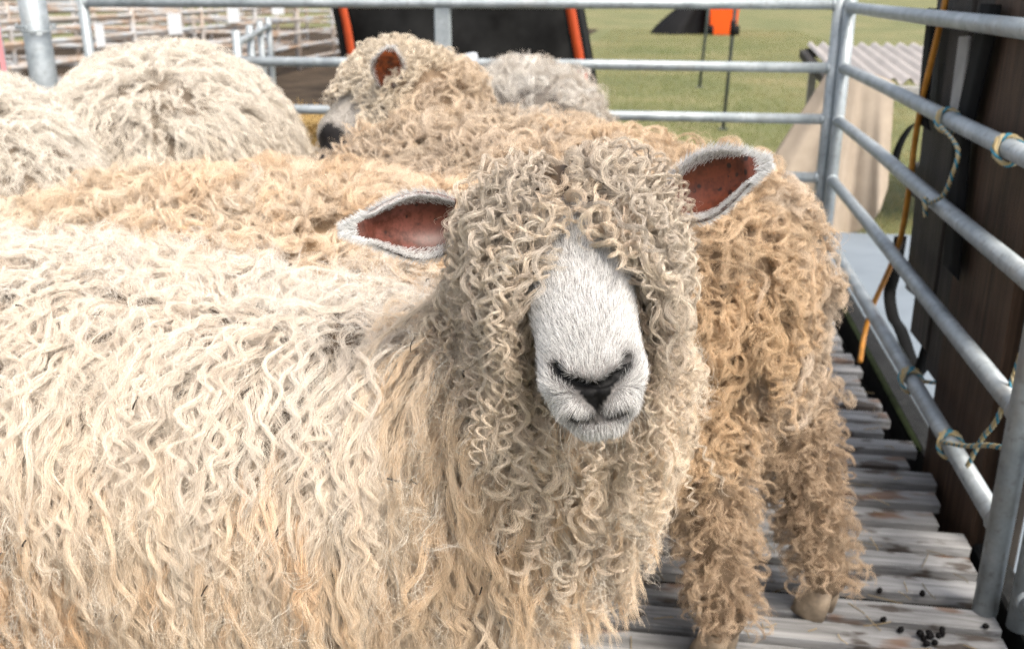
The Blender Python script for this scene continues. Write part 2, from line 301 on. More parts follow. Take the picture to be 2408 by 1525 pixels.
# twine
def twine(name, label, paths, rad=.0042):
    V = []; F = []; C = []
    for P, tw in paths:
        P = spline(P, max(24, len(P)*12)); Tn = np.gradient(P, axis=0); Tn /= np.linalg.norm(Tn, axis=1)[:, None]+1e-9
        ref = nrm((.3, .5, .81)); B = np.cross(Tn, ref); B /= np.linalg.norm(B, axis=1)[:, None]+1e-9; N = np.cross(B, Tn)
        s = np.concatenate([[0], np.cumsum(np.linalg.norm(np.diff(P, axis=0), axis=1))])
        for k in range(3):
            a = s/.006*1.2+k*2.094; Q = P+rad*.62*(np.cos(a)[:, None]*B+np.sin(a)[:, None]*N)
            v, f = tube_VF(Q, rad*.62, 6); o = len(V); V += v; F += [tuple(i+o for i in q) for q in f]
            c = ((.05, .24, .34), (.52, .40, .20), (.50, .42, .26))[k]; C += [c]*len(v)
    base = np.mean(V, axis=0); me = mesh(name, np.array(V)-base, F); at_ = me.color_attributes.new('col', 'FLOAT_COLOR', 'POINT')
    at_.data.foreach_set('color', np.concatenate([np.array(C), np.ones((len(C), 1))], 1).astype(np.float32).ravel())
    return tag(link(name, me, M['twine'], loc=tuple(base)), label, 'twine', 'twine ties on the rails')
def wrap(yc, z, r=.024, turns=2.2, pitch=.010, slant=.012):
    a = np.linspace(0, turns*2*math.pi, int(turns*9)); return [np.array((XR + r*math.cos(t), yc + pitch*t/6.28 + slant*math.sin(t), z + r*math.sin(t))) for t in a]
y1 = onx(2230, 300, XR)[1]; k1 = onx(2208, 480, XR)
twine('twine', 'blue and straw twine looped on the second rail, knotted to the third', [(wrap(y1, .783), 1), ([(XR-.022, y1-.02, .775), onx(2252, 350, XR-.03), onx(2236, 420, XR-.035), onx(2215, 462, XR-.03), k1+(-.024, 0, 0)], 1),
    ([k1+(-.024, .012, .006), k1+(-.034, -.008, .012), k1+(-.03, -.012, -.008), k1+(-.026, .01, -.012), k1+(-.03, .012, .01), k1+(-.024, .004, -.03)], 1)])
twine('twine', 'blue and straw twine wound round the second rail at the picture edge', [(wrap(onx(2372, 378, XR)[1], .783, turns=1.7), 1)])
y3 = onx(2148, 888, XR)[1]
twine('twine', 'twine wound round the lowest rail with a short end poking out', [(wrap(y3, .174, turns=2.6), 1), ([(XR+.02, y3, .18), onx(2170, 896, XR+.03), onx(2200, 900, XR+.05)], 1)])
y4 = onx(2235, 1060, XR)[1]
twine('twine', 'bright blue and straw twine tying the lowest rail to the near corner post', [(wrap(y4, .172, turns=1.4), 1), ([(XR-.02, y4, .182), onx(2270, 1048, XR-.02), onx(2320, 1046, XR-.01), onx(2362, 1052, XR)], 1), ([onx(2275, 1095, XR-.01), onx(2310, 1030, XR-.012), onx(2345, 985, XR-.01), onx(2385, 880, XR+.01), onx(2402, 830, XR+.012)], 1)])
# ------------------------------------------------------------------ droppings
dm = []
for k in range(3):
    bm = bmesh.new(); bmesh.ops.create_icosphere(bm, subdivisions=2, radius=.0055)
    for v in bm.verts: v.co = Vector((v.co.x*1.25, v.co.y, v.co.z*.9))*(1+rng.normal(0, .06))
    me = bpy.data.meshes.new('dropping'); bm.to_mesh(me); bm.free(); me.materials.append(M['dung']); me.polygons.foreach_set('use_smooth', [True]*len(me.polygons)); dm.append(me)
DP = [(.439, 1.619), (.515, 1.622), (.428, 1.529), (.452, 1.504), (.484, 1.497), (.486, 1.486), (.5, 1.496), (.502, 1.477), (.487, 1.471), (.523, 1.515), (.52, 1.503), (.601, 1.537), (.494, 1.484), (.495, 1.492), (.509, 1.487), (.479, 1.490)]
for i, (x, y) in enumerate(DP):
    o = link('dropping', dm[i % 3], None, loc=(x, y, .0055 + (.007 if i >= 12 else 0))); o.rotation_euler = rng.uniform(0, 3, 3)
    tag(o, {0: 'left one of two lone black droppings on the slat behind the pile', 1: 'right one of two lone black droppings on the slat behind the pile', 2: 'lone black dropping left of the pile, nearest the hoof',
        3: 'lone black dropping just left of the pile', 11: 'lone black dropping beside the foot of the near corner post', 9: 'one of two black droppings touching each other right of the pile', 10: 'one of two black droppings touching each other right of the pile'}.get(i, 'black dropping within the tight pile on the nearest slat'), 'dropping', 'droppings on the slats')
# ------------------------------------------------------------------ things beyond the pen
# black cover with orange edging
bc = thing('black_cover', 'black fabric covered frame with orange edging behind the back rail', 'cover', (-1.2, 6.0, GZ))
def cover_profile(z, side):     # outline in x at height z
    if side > 0: return -.33 - .30*np.clip((z+.14)/1.5, 0, 1)**1.15
    return -2.02 + .07*np.cos((z-.55)*3.0) - .03
zs_ = np.linspace(.46, 1.5, 40); nu = 60; V = []
for z in zs_:
    x0, x1 = cover_profile(z, -1), cover_profile(z, 1)
    for u in np.linspace(0, 1, nu):
        x = x0+(x1-x0)*u; y = 6.0 - .10*math.sin(u*math.pi) + .018*math.sin(9*u+3*z)+.012*math.sin(23*u-4*z)
        V.append((x+1.2, y-6.0, z-GZ))
nz = len(zs_); F = [(j*nu+i, j*nu+i+1, (j+1)*nu+i+1, (j+1)*nu+i) for j in range(nz-1) for i in range(nu-1)]
o_ = len(V); V += [(x, y+.5, z) for x, y, z in V]; F += [(o_+a, o_+d, o_+c, o_+b) for a, b, c, d in F[:]]
for j in range(nz-1):
    for i in (0, nu-1):
        q = (j*nu+i, (j+1)*nu+i, o_+(j+1)*nu+i, o_+j*nu+i); F.append(q if i else q[::-1])
F += [((nz-1)*nu+i, (nz-1)*nu+i+1, o_+(nz-1)*nu+i+1, o_+(nz-1)*nu+i) for i in range(nu-1)]
link('fabric', mesh('fabric', V, F), M['cover'], bc)
for sd_, off in ((1, -.035), (-1, .075)):
    pts = [np.array((cover_profile(z, sd_)+off+1.2, -.035-(.012 if sd_ > 0 else .03), z-GZ)) for z in np.linspace(.48, 1.48, 14)]
    ribbon('orange_edging', pts, .055 if sd_ > 0 else .05, (1, -.15, 0), M['orange_trim'], bc, .012, 40)
for sd_, off in ((1, .0), (-1, .0)):
    tube('piping', [np.array((cover_profile(z, sd_)+off+1.2, .0, z-GZ)) for z in np.linspace(.462, 1.49, 14)], .018, M['rubber'], bc, 8)
for x, y in ((-.72, .05), (.68, .05), (-.72, .45), (.68, .45)): tube('leg', [(x, y, 0), (x, y, .3), (x, y, .62)], .018, M['rubber'], bc, 8)
# orange bin
bnp = onz(1698, 82, GZ); wb = thing('orange_bin', 'orange wheeled bin standing far off on the grass', 'bin', tuple(bnp)); W_, D_, H_ = .80, .75, 1.05
bm = bmesh.new(); bmesh.ops.create_cube(bm, size=1)
for v in bm.verts: tpr = .82 if v.co.z < 0 else 1; v.co = Vector((v.co.x*W_*tpr, v.co.y*D_*tpr, (v.co.z+.5)*H_))
bmesh.ops.bevel(bm, geom=bm.edges[:], offset=.03, segments=2, affect='EDGES'); me = bpy.data.meshes.new('body'); bm.to_mesh(me); bm.free(); link('body', me, M['bin'], wb)
link('lid', box_mesh('lid', .86, .85, .07, .02), M['bin'], wb, (0, -.02, 1.09)); link('rim', box_mesh('rim', .84, .80, .05, .01), M['bin'], wb, (0, 0, 1.02))
for sx in (-.30, .36): tube('wheel', [(sx-.05, -.30, .12), (sx, -.30, .12), (sx+.05, -.30, .12)], .125, M['rubber'], wb, 20)
tube('handle', [(-.3, .44, 1.0), (0, .46, 1.0), (.3, .44, 1.0)], .02, M['rubber'], wb, 8)
# black tarpaulin heap beside the bin
tb = onz(1610, 80, GZ); nth = 40; nr = 14; V = []
for j in range(nr):
    r = j/(nr-1)
    for i in range(nth):
        t = 2*math.pi*i/nth; rr = r*(1+.12*math.sin(3*t+1)+.07*math.sin(7*t)); x = .75*rr*math.cos(t)-.18*r; y = .5*rr*math.sin(t)
        z = 1.15*(1-r)**.8*(1+.1*math.sin(5*t)*r) + (.35 if x > .2 else 0)*(1-r); V.append((x+.55*(1-r), y, max(0, z)))
F = [(j*nth+i, j*nth+(i+1) % nth, (j+1)*nth+(i+1) % nth, (j+1)*nth+i) for j in range(nr-1) for i in range(nth)]
th_ = tag(link('tarpaulin_heap', mesh('tarpaulin_heap', V, F), M['rubber'], loc=tuple(tb)), 'black tarpaulin heap sloping down left of the orange bin', 'tarpaulin')
wp = onz(1566, 79, GZ); wv = thing('wheel_on_axle', 'small grey wheel at the foot of the black heap', 'wheel', tuple(wp))
tube('tyre', [(0, -.05, .17), (0, 0, .17), (0, .05, .17)], .17, M['slate'], wv, 24); tube('hub', [(0, -.08, .17), (0, 0, .17), (0, .08, .17)], .05, M['rubber'], wv, 12)
# two thin poles
for lab, px, py, ex in [('thinner dark pole standing on the grass, farther of two', 1645, 206, 0), ('dark pole with a black joint standing on the grass, nearer of two', 1700, 305, 1)]:
    b_ = onz(px, py, GZ); tp_ = thing('thin_pole', lab, 'pole', tuple(b_), 'poles on the grass'); lean = (.10 if not ex else .06)
    tube('shaft', [(0, 0, 0), (lean*.5, 0, 1.0), (lean, 0, 2.2)], .019 if not ex else .016, M['pole'], tp_, 10)
    if ex: tube('joint', [(lean*.40, 0, .80), (lean*.42, 0, .86), (lean*.44, 0, .92)], .026, M['rubber'], tp_, 10)
    link('foot', box_mesh('foot', .09, .09, .012, .002), M['pole'], tp_, (0, 0, .006))
# table with corrugated iron and canvas
tb_ = thing('work_table', 'low table topped with pale corrugated iron sheet beyond the corner', 'table', (1.5, 5.6, GZ))
nx, ny = 120, 12; V = []
for j in range(ny):
    for i in range(nx):
        x = .86 + 1.3*i/(nx-1); y = 5.12 + 1.35*j/(ny-1); V.append((x-1.5, y-5.6, .62+.10*j/(ny-1)+.017*math.sin((x-.86)*2*math.pi/.076)-GZ+.0))
F = [(j*nx+i, j*nx+i+1, (j+1)*nx+i+1, (j+1)*nx+i) for j in range(ny-1) for i in range(nx-1)]
o_ = len(V); V += [(x, y, z-.003) for x, y, z in V]; F += [(o_+a, o_+d, o_+c, o_+b) for a, b, c, d in F[:]]
link('corrugated_sheet', mesh('corrugated_sheet', V, F), M['iron'], tb_)
link('front_edge', box_mesh('front_edge', 1.34, .05, .06, .004), M['board'], tb_, (.02, -.50, .62-GZ-.05)); link('back_edge', box_mesh('back_edge', 1.34, .05, .05, .004), M['dark'], tb_, (.02, .86, .72-GZ-.05))
s_ = link('side_edge', box_mesh('side_edge', .05, 1.34, .05, .004), M['dark'], tb_, (-.66, .18, .665-GZ-.05)); s_.rotation_euler = (.074, 0, 0)
for x, y in ((-.6, -.45), (.6, -.45), (-.6, .8), (.6, .8)): link('leg', box_mesh('leg', .045, .045, .70, .003), M['board'], tb_, (x, y, .35))
# canvas: hangs from the near left corner of the table to the ground
top = np.array([(.80, 5.16, .66), (.84, 5.08, .675), (.90, 5.045, .67), (.95, 5.04, .66), (1.02, 5.05, .65), (1.10, 5.06, .62)])
bot = np.array([(.50, 5.10, .12), (.62, 4.98, .06), (.80, 4.92, -.09), (.93, 4.97, -.125), (1.05, 4.93, -.06), (1.12, 5.02, .10)])
nu, nv = 70, 40; A = spline(top, nu); B = spline(bot, nu); V = []
for j in range(nv):
    v = j/(nv-1)
    for i in range(nu):
        u = i/(nu-1); p = A[i]*(1-v)+B[i]*v; fo = .035*v*math.sin(u*15.5+.6*math.sin(v*3))+.012*v*math.sin(u*37+1); V.append(p+np.array((-.2*fo, -fo, .02*math.sin(u*9)*v)))
cb = np.array((.85, 5.0, GZ)); F = [(j*nu+i, j*nu+i+1, (j+1)*nu+i+1, (j+1)*nu+i) for j in range(nv-1) for i in range(nu-1)]
V = [p-cb for p in V]; cv = link('canvas_sheet', mesh('canvas_sheet', V, F), M['canvas'], loc=tuple(cb)); tag(cv, 'cream canvas sheet hanging in folds from the table corner', 'canvas')
sm = cv.modifiers.new('thickness', 'SOLIDIFY'); sm.thickness = .004
# hay bale behind the back hurdle
hbp = (-1.78, 4.45, GZ); hbx = link('hay_bale', box_mesh('hay_bale', .62, .5, .62, .04, .006, 2), M['hay'], loc=(hbp[0], hbp[1], GZ+.31)); tag(hbx, 'yellow hay showing between the round fleece and the far sheep', 'hay')
hbx.rotation_euler = (0, 0, .2)
# ------------------------------------------------------------------ organic shapes: signed distance fields
def sd_cone(p, a, b, ra, rb):
    a = np.asarray(a, np.float32); ba = np.asarray(b, np.float32)-a; pa = p-a
    h = np.clip((pa@ba)/(ba@ba), 0, 1); return np.linalg.norm(pa-h[:, None]*ba, axis=1) - (ra+(rb-ra)*h)
def sd_ell(p, c, r, Rm=None):
    q = p-np.asarray(c, np.float32)
    if Rm is not None: q = q@np.asarray(Rm, np.float32)
    r = np.asarray(r, np.float32); k0 = np.linalg.norm(q/r, axis=1); k1 = np.linalg.norm(q/(r*r), axis=1)+1e-6; return k0*(k0-1)/k1
def smin(a, b, k): h = np.clip(.5+.5*(b-a)/k, 0, 1); return b+(a-b)*h-k*h*(1-h)
class Field:
    def __init__(s): s.prims = []; s.post = None
    def cone(s, a, b, ra, rb, k=.06): s.prims.append((sd_cone, (a, b, ra, rb), k)); return s
    def ell(s, c, r, Rm=None, k=.06): s.prims.append((sd_ell, (c, r, Rm), k)); return s
    def __call__(s, p):
        p = np.asarray(p, np.float32); d = None
        for f, a, k in s.prims:
            e = f(p, *a); d = e if d is None else smin(d, e, k)
        return s.post(p, d) if s.post else d
    def grad(s, p, e=.004):
        p = np.asarray(p, np.float32); g = np.zeros_like(p)
        for k in ((1, -1, -1), (-1, -1, 1), (-1, 1, -1), (1, 1, 1)):
            kk = np.array(k, np.float32); g += kk*s(p+e*kk)[:, None]
        return g/(np.linalg.norm(g, axis=1)[:, None]+1e-9)
def surface_nets(f, lo, hi, h):
    ax = [np.arange(lo[i], hi[i]+h, h, dtype=np.float32) for i in range(3)]; n = [len(a) for a in ax]
    G = np.stack(np.meshgrid(*ax, indexing='ij'), -1).reshape(-1, 3); val = np.concatenate([f(c) for c in np.array_split(G, max(1, len(G)//400000))]).reshape(n)
    ins = val < 0; P = G.reshape(*n, 3); acc = np.zeros((n[0]-1, n[1]-1, n[2]-1, 3), np.float32); cnt = np.zeros(acc.shape[:3], np.int32)
    cor = [(i, j, k) for i in (0, 1) for j in (0, 1) for k in (0, 1)]
    sl_ = lambda c: tuple(slice(c[i], n[i]-1+c[i]) for i in range(3))
    for ci in cor:
        for a in range(3):
            if ci[a]: continue
            cj = list(ci); cj[a] = 1; A, B = sl_(ci), sl_(cj); va, vb = val[A], val[B]; x = (ins[A] != ins[B]); t = np.where(x, va/(va-vb+1e-12), 0)
            acc += np.where(x[..., None], P[A]+t[..., None]*(P[B]-P[A]), 0); cnt += x
    m = cnt > 0; idx = np.full(m.shape, -1, np.int64); idx[m] = np.arange(m.sum()); V = acc[m]/cnt[m][:, None]; F = []
    for a in range(3):
        b, c = (a+1) % 3, (a+2) % 3
        s0 = [slice(0, n[i]) for i in range(3)]; s1 = s0[:]; s0[a] = slice(0, n[a]-1); s1[a] = slice(1, n[a])
        X = ins[tuple(s0)] != ins[tuple(s1)]; q = np.argwhere(X); q = q[(q[:, b] > 0) & (q[:, c] > 0) & (q[:, b] < n[b]-1) & (q[:, c] < n[c]-1)]
        if not len(q): continue
        def g(db, dc): r = q.copy(); r[:, b] -= db; r[:, c] -= dc; return idx[r[:, 0], r[:, 1], r[:, 2]]
        qd = np.stack([g(1, 1), g(0, 1), g(0, 0), g(1, 0)], 1); fl_ = ins[q[:, 0], q[:, 1], q[:, 2]]
        qd[~fl_] = qd[~fl_][:, ::-1]; F.append(qd)
    return V, np.concatenate(F)
def project(f, V, it=3):
    for _ in range(it): V = V - f.grad(V, .0015)*f(V)[:, None]
    return V
# ------------------------------------------------------------------ wool: curves grown over a field
def curves_obj(name, chunks, mat, parent, base):
    """chunks: list of (points [n,k,3], radius [n,k], colour [n,3])"""
    h = bpy.data.hair_curves.new(name); sizes = np.concatenate([np.full(len(c[0]), c[0].shape[1], np.int32) for c in chunks])
    h.add_curves([int(x) for x in sizes]); pos = np.concatenate([(c[0]-np.asarray(base, np.float32)).reshape(-1, 3) for c in chunks]).astype(np.float32)
    h.position_data.foreach_set('vector', pos.ravel()); rad = np.concatenate([c[1].reshape(-1) for c in chunks]).astype(np.float32)
    ra = h.attributes.get('radius') or h.attributes.new('radius', 'FLOAT', 'POINT'); ra.data.foreach_set('value', rad)
    ca = h.attributes.new('col', 'FLOAT_COLOR', 'CURVE'); col = np.concatenate([c[2] for c in chunks]).astype(np.float32)
    ca.data.foreach_set('color', np.concatenate([col, np.ones((len(col), 1), np.float32)], 1).ravel())
    o = link(name, h, mat, parent); o['kind'] = 'stuff'; global NPTS; NPTS += len(pos); return o
NPTS = 0
def sample_surface(V, F, n, weight=None, r=None):
    r = r or rng; T_ = np.concatenate([F[:, [0, 1, 2]], F[:, [0, 2, 3]]]); a, b, c = V[T_[:, 0]], V[T_[:, 1]], V[T_[:, 2]]
    ar = np.linalg.norm(np.cross(b-a, c-a), axis=1); cen = (a+b+c)/3
    if weight is not None: ar = ar*weight(cen)
    i = r.choice(len(T_), n, p=ar/ar.sum()); u, v = r.random(n), r.random(n); s = u+v > 1; u[s], v[s] = 1-u[s], 1-v[s]
    return a[i]+(b[i]-a[i])*u[:, None]+(c[i]-a[i])*v[:, None]
def vnoise(p, sc, seed=0):
    """smooth vector noise from a few sines"""
    r = np.random.default_rng(100+seed); o = np.zeros_like(p)
    for k in range(5):
        W = r.normal(0, 1, (3, 3))*sc; o += np.sin(p@W.T+r.uniform(0, 6.28, 3))/(1+.35*k)
    return o/2.2
CAMP = np.array((0, 0, CAM_H), np.float32)
def grow(f, roots, L, K, lift=.6, noise=.35, nsc=9., rnd=.3, layer=None, grav=1.0, comb=None, seed=1, hang=True, o0=.006):
    n = len(roots); x = roots.astype(np.float32); pts = [x]; g = np.array((0, 0, -1.), np.float32); step = (L/(K-1))[:, None]
    rv = rng.normal(0, 1, (n, 3)).astype(np.float32); layer = np.full(n, .03) if layer is None else layer; pd = None; nor = []
    for k in range(1, K):
        s = k/(K-1); nn = f.grad(x); nor.append(nn); gd = (nn@g)[:, None]
        under = np.clip((-nn[:, 2:3]-.15)*3, 0, 1); gt = g-gd*nn*(1-under)
        d = grav*gt + noise*vnoise(x, nsc, seed) + rnd*rv
        if comb is not None: d = d+comb(x, nn)
        tn = (d*nn).sum(1)[:, None]; d = d-np.where(under < .5, tn*nn, 0)
        d = d/(np.linalg.norm(d, axis=1)[:, None]+1e-6) + nn*lift*(1-s)**2
        if pd is not None: d = .55*pd+.45*d
        d = d/(np.linalg.norm(d, axis=1)[:, None]+1e-6); pd = d; x = x+step*d
        dist = f(x); tgt = o0+layer*min(1, s*2.2)**.7
        nn2 = f.grad(x); push = np.where(dist < tgt, (tgt-dist)*.8, np.where((dist > tgt) & (nn2[:, 2] > -.1), -np.minimum(dist-tgt, step[:, 0]*.6)*.7, 0))
        x = x+nn2*push[:, None]; pts.append(x)
    nor.append(f.grad(x)); return np.stack(pts, 1), np.stack(nor, 1)
def resample(G, t):
    """G [n,K,3], t [n,m] in 0..1 -> Catmull-Rom points"""
    n, K = G.shape[:2]; u = np.clip(t, 0, 1)*(K-1); i = np.clip(u.astype(int), 0, K-2); f = (u-i)[..., None].astype(np.float32); ar = np.arange(n)[:, None]
    p = lambda j: G[ar, np.clip(j, 0, K-1)]
    a, b, c, d = p(i-1), p(i), p(i+1), p(i+2); return .5*(2*b+(c-a)*f+(2*a-5*b+4*c-d)*f**2+(3*b-a-3*c+d)*f**3)
def locks(G, Nn, L, m, fib, amp, lam, hel, clump, frad, col, cvar=.06, fly=.12, frizz=.004, flat=.6, root_w=1.5, tip_w=.3, end=None, cap=None, tipcurl=0.):
    """turn guides into bundles of fibres. amp, lam, clump, L: per lock arrays"""
    n, K = G.shape[:2]; N = n*fib; rep = lambda a: np.repeat(a, fib, axis=0)
    ln = rng.uniform(.80, 1.0, N).astype(np.float32)
    if end is not None: ln = ln*rep(end)
    t = np.linspace(0, 1, m, dtype=np.float32)[None]*ln[:, None]; Gi = rep(np.arange(n)); out = []; radl = []
    ph0 = rep(rng.uniform(0, 6.28, n)); handed = rep(rng.choice([-1., 1.], n)); amp, lam, clump, Lr = rep(amp), rep(lam), rep(clump), rep(L)
    lamv = rep(rng.uniform(.8, 1.25, n)); isfly = rng.random(N) < fly
    rho = np.sqrt(rng.random(N))*np.where(isfly, rng.uniform(1.2, 2.6, N), 1.0); al = rng.uniform(0, 6.28, N); jit = rng.normal(0, .17, N)+np.where(isfly, rng.normal(0, .8, N), 0)
    fp = rng.uniform(0, 6.28, (N, 6)); ff = rng.uniform(5, 14, (N, 3)); CH = 40000; P_all = np.empty((N, m, 3), np.float32)
    for c0 in range(0, N, CH):
        q = slice(c0, min(N, c0+CH)); gi = Gi[q]; tt = t[q]; C = resample(G[gi], tt); NN = resample(Nn[gi], tt)
        Tn = np.gradient(C, axis=1); Tn /= np.linalg.norm(Tn, axis=2)[..., None]+1e-9
        B = np.cross(Tn, NN); B /= np.linalg.norm(B, axis=2)[..., None]+1e-6; N2 = np.cross(B, Tn)
        s = tt; env = np.clip(s/.22, 0, 1); env = env*env*(3-2*env)
        ph = handed[q, None]*(2*np.pi*s*Lr[q, None]/(lam[q]*lamv[q])[:, None])*(1+.25*np.sin(3*s+ph0[q, None])) + ph0[q, None] + jit[q, None]
        A = amp[q, None]*env*(1+tipcurl*s*s)
        prof = (root_w+(1-root_w)*np.clip(s/.3, 0, 1))*(1-(1-tip_w)*np.clip((s-.55)/.45, 0, 1)**1.3)
        rr = clump[q, None]*rho[q, None]*prof; aa = al[q, None]+.4*ph
        fz = frizz*np.where(isfly[q], 2.2, .35)[:, None]*s
        lat = A*np.sin(ph)+rr*np.cos(aa)+fz*np.sin(ff[q, 0:1]*s*2+fp[q, 0:1]); out_ = hel*A*np.cos(ph)+flat*rr*np.sin(aa)+np.abs(A)*hel*.6+fz*np.sin(ff[q, 1:2]*s*2+fp[q, 1:2])
        P_all[q] = C+lat[..., None]*B+out_[..., None]*N2
    r0 = frad*rng.uniform(.75, 1.2, N)*np.where(isfly, .65, 1); s1 = np.linspace(0, 1, m)[None]
    RR = (r0[:, None]*(1-.75*np.clip((s1-.6)/.4, 0, 1)**1.5)).astype(np.float32)
    Cc = rep(col)*(1+rng.normal(0, cvar, (N, 1))); Cc = Cc*np.minimum(1, .91/np.maximum(Cc.max(1), .01))[:, None]; return P_all, RR, np.clip(Cc, .01, .93).astype(np.float32)
def lockcol(p, pal, sc=7., seed=3, jit=.09):
    """mix of palette colours: patches by place, plus a little per lock"""
    t = .5+.5*vnoise(p, sc, seed)[:, 0]+rng.normal(0, .16, len(p)); t = np.clip(t, 0, .999)*(len(pal)-1); i = t.astype(int); f = (t-i)[:, None]; P = np.array(pal)
    return (P[i]*(1-f)+P[np.minimum(i+1, len(pal)-1)]*f)*(1+rng.normal(0, jit, (len(p), 1)))
def keep_roots(f, V, F, n, side=.25, extra=None):
    """roots over the whole skin, thinner where it faces away from the photographer's side"""
    p = sample_surface(V, F, max(int(n*2.5), 26000)); nn = f.grad(p); vw = CAMP-p; vw /= np.linalg.norm(vw, axis=1)[:, None]
    w_ = np.where((nn*vw).sum(1) > -.25, 1., side)
    if extra is not None: w_ = w_*extra(p, nn)
    k = rng.random(len(p)) < w_; return p[k][:n], nn[k][:n]
def body_mesh(name, f, lo, hi, h, base, fine=None, colour=None):
    V, F = surface_nets(f, lo, hi, h); V = project(f, V, 2)
    me = mesh(name, V-np.asarray(base), [tuple(int(i) for i in q) for q in F])
    if fine is not None:
        bm = bmesh.new(); bm.from_mesh(me); sel = fine(V); bm.verts.ensure_lookup_table()
        ed = [e for e in bm.edges if sel[e.verts[0].index] and sel[e.verts[1].index]]
        bmesh.ops.subdivide_edges(bm, edges=ed, cuts=3, use_grid_fill=True); bmesh.ops.triangulate(bm, faces=[q for q in bm.faces if len(q.verts) > 4]); bm.to_mesh(me); bm.free()
        W = np.empty(len(me.vertices)*3, np.float32); me.vertices.foreach_get('co', W); W = W.reshape(-1, 3)+np.asarray(base, np.float32); W = project(f, W, 3)
        me.vertices.foreach_set('co', (W-np.asarray(base, np.float32)).astype(np.float32).ravel()); me.polygons.foreach_set('use_smooth', [True]*len(me.polygons)); me.update()
    else: W = V
    C = colour(W); at_ = me.color_attributes.new('col', 'FLOAT_COLOR', 'POINT'); at_.data.foreach_set('color', np.concatenate([C, np.ones((len(C), 1))], 1).astype(np.float32).ravel())
    return me, V, F
# ------------------------------------------------------------------ one sheep
def frame(yaw): f = np.array((math.cos(yaw), math.sin(yaw), 0)); return f, np.array((-f[1], f[0], 0)), np.array((0, 0, 1.))
def make_field(O, yaw, s=1.0, back=.66, wid=.19, length=.40, head=None, neck=None, legs=True, hooves=None, rump=1.0, legr=1.0):
    f, l, u = frame(yaw); O = np.asarray(O, float); W = lambda x, y, z: O+f*x*s+l*y*s+u*z
    F = Field(); zc = back-wid*s
    Rm = np.stack([f, l, u], 1)
    F.cone(W(-length, 0, zc), W(length*.85, 0, zc-.01), wid*s*rump, wid*s*.98, .10)
    F.ell(W(-length*.1, 0, zc-.03), (length*1.15*s, wid*1.12*s, wid*1.15*s), Rm, .10)
    F.ell(W(length*.95, 0, zc-.03), (.17*s, .15*s, .20*s), Rm, .10)
    if neck is not None:
        for (a, b, ra, rb) in neck: F.cone(a, b, ra, rb, .08)
    if legs:
        hv = hooves or {}
        for i, (x, y) in enumerate(((length*.9, .10), (length*.9, -.10), (-length*1.0, .11), (-length*1.0, -.11))):
            h = hv.get(i, W(x, y, 0)); h = np.array((h[0], h[1], .0)); t = W(x*.92, y*.85, zc-.08)
            if i in hv: t = np.array((t[0]*.72+h[0]*.28, t[1]*.72+h[1]*.28, t[2]))
            k = h*.45+t*.55; k[2] = .30
            if x < 0: k = k - f*.035
            else: k = k+f*.012
            F.cone(t, k, (.10 if not hv else .088)*s, .048*s*legr, .05); F.cone(k, (h[0], h[1], .085), .044*s*legr, .034*s*legr, .03); F.cone((h[0], h[1], .10), (h[0]+f[0]*.006, h[1]+f[1]*.006, .052), .026*s, .023*s, .02)
    return F, W
def wool_style(n, L, fib, m, amp, lam, hel, clump, frad, **kw): return dict(n=n, L=L, fib=fib, m=m, amp=amp, lam=lam, hel=hel, clump=clump, frad=frad, **kw)
def fleece_chunks(f, V, F, st, pal, extra=None, seed=1, comb=None, colf=None):
    p, nn = keep_roots(f, V, F, st['n'], st.get('side', .25), extra); n = len(p)
    L = rng.uniform(*st['L'], n)*(st['Lf'](p) if 'Lf' in st else 1); layer = rng.uniform(.004, st.get('layer', .05), n)
    topf = np.clip((nn[:, 2]-.55)*2.2, 0, 1)
    G, Nn = grow(f, p, L, st.get('K', 12), st.get('lift', .5), st.get('noise', .35), st.get('nsc', 9.), st.get('rnd', .3), layer, 1.0, comb, seed)
    col = lockcol(p, pal, st.get('csc', 7.), seed); ns = st.get('staples', 0)
    if ns:      # neighbouring locks draw together into staples
        ci = rng.choice(n, min(ns, n), replace=False); cp = p[ci]; near = np.concatenate([((q[:, None]-cp[None])**2).sum(2).argmin(1) for q in np.array_split(p, 8)]); c = ci[near]
        sK = np.linspace(0, 1, G.shape[1])[None, :, None]; wS = st.get('pull', .7)*np.clip(sK/.7, 0, 1)**1.2; off = (p-p[c])[:, None]*(1-.55*sK); G = (G*(1-wS)+(G[c]+off)*wS).astype(np.float32); L = L*.6+L[c]*.4
        col = col*.5+col[c]*.5
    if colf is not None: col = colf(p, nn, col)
    # wave size, wavelength and clump width vary from lock to lock
    amp = rng.uniform(.6, 1.4, n)*st['amp']*(1+st.get('topamp', .5)*topf); lam = rng.uniform(.75, 1.35, n)*st['lam']; cl = rng.uniform(.6, 1.5, n)*st['clump']
    return locks(G, Nn, L, st['m'], st['fib'], amp, lam, st['hel'], cl, st['frad'], col, st.get('cvar', .07), st.get('fly', .12), st.get('frizz', .004), st.get('flat', .6), st.get('root_w', 1.5), st.get('tip_w', .3), tipcurl=st.get('tipcurl', .4))
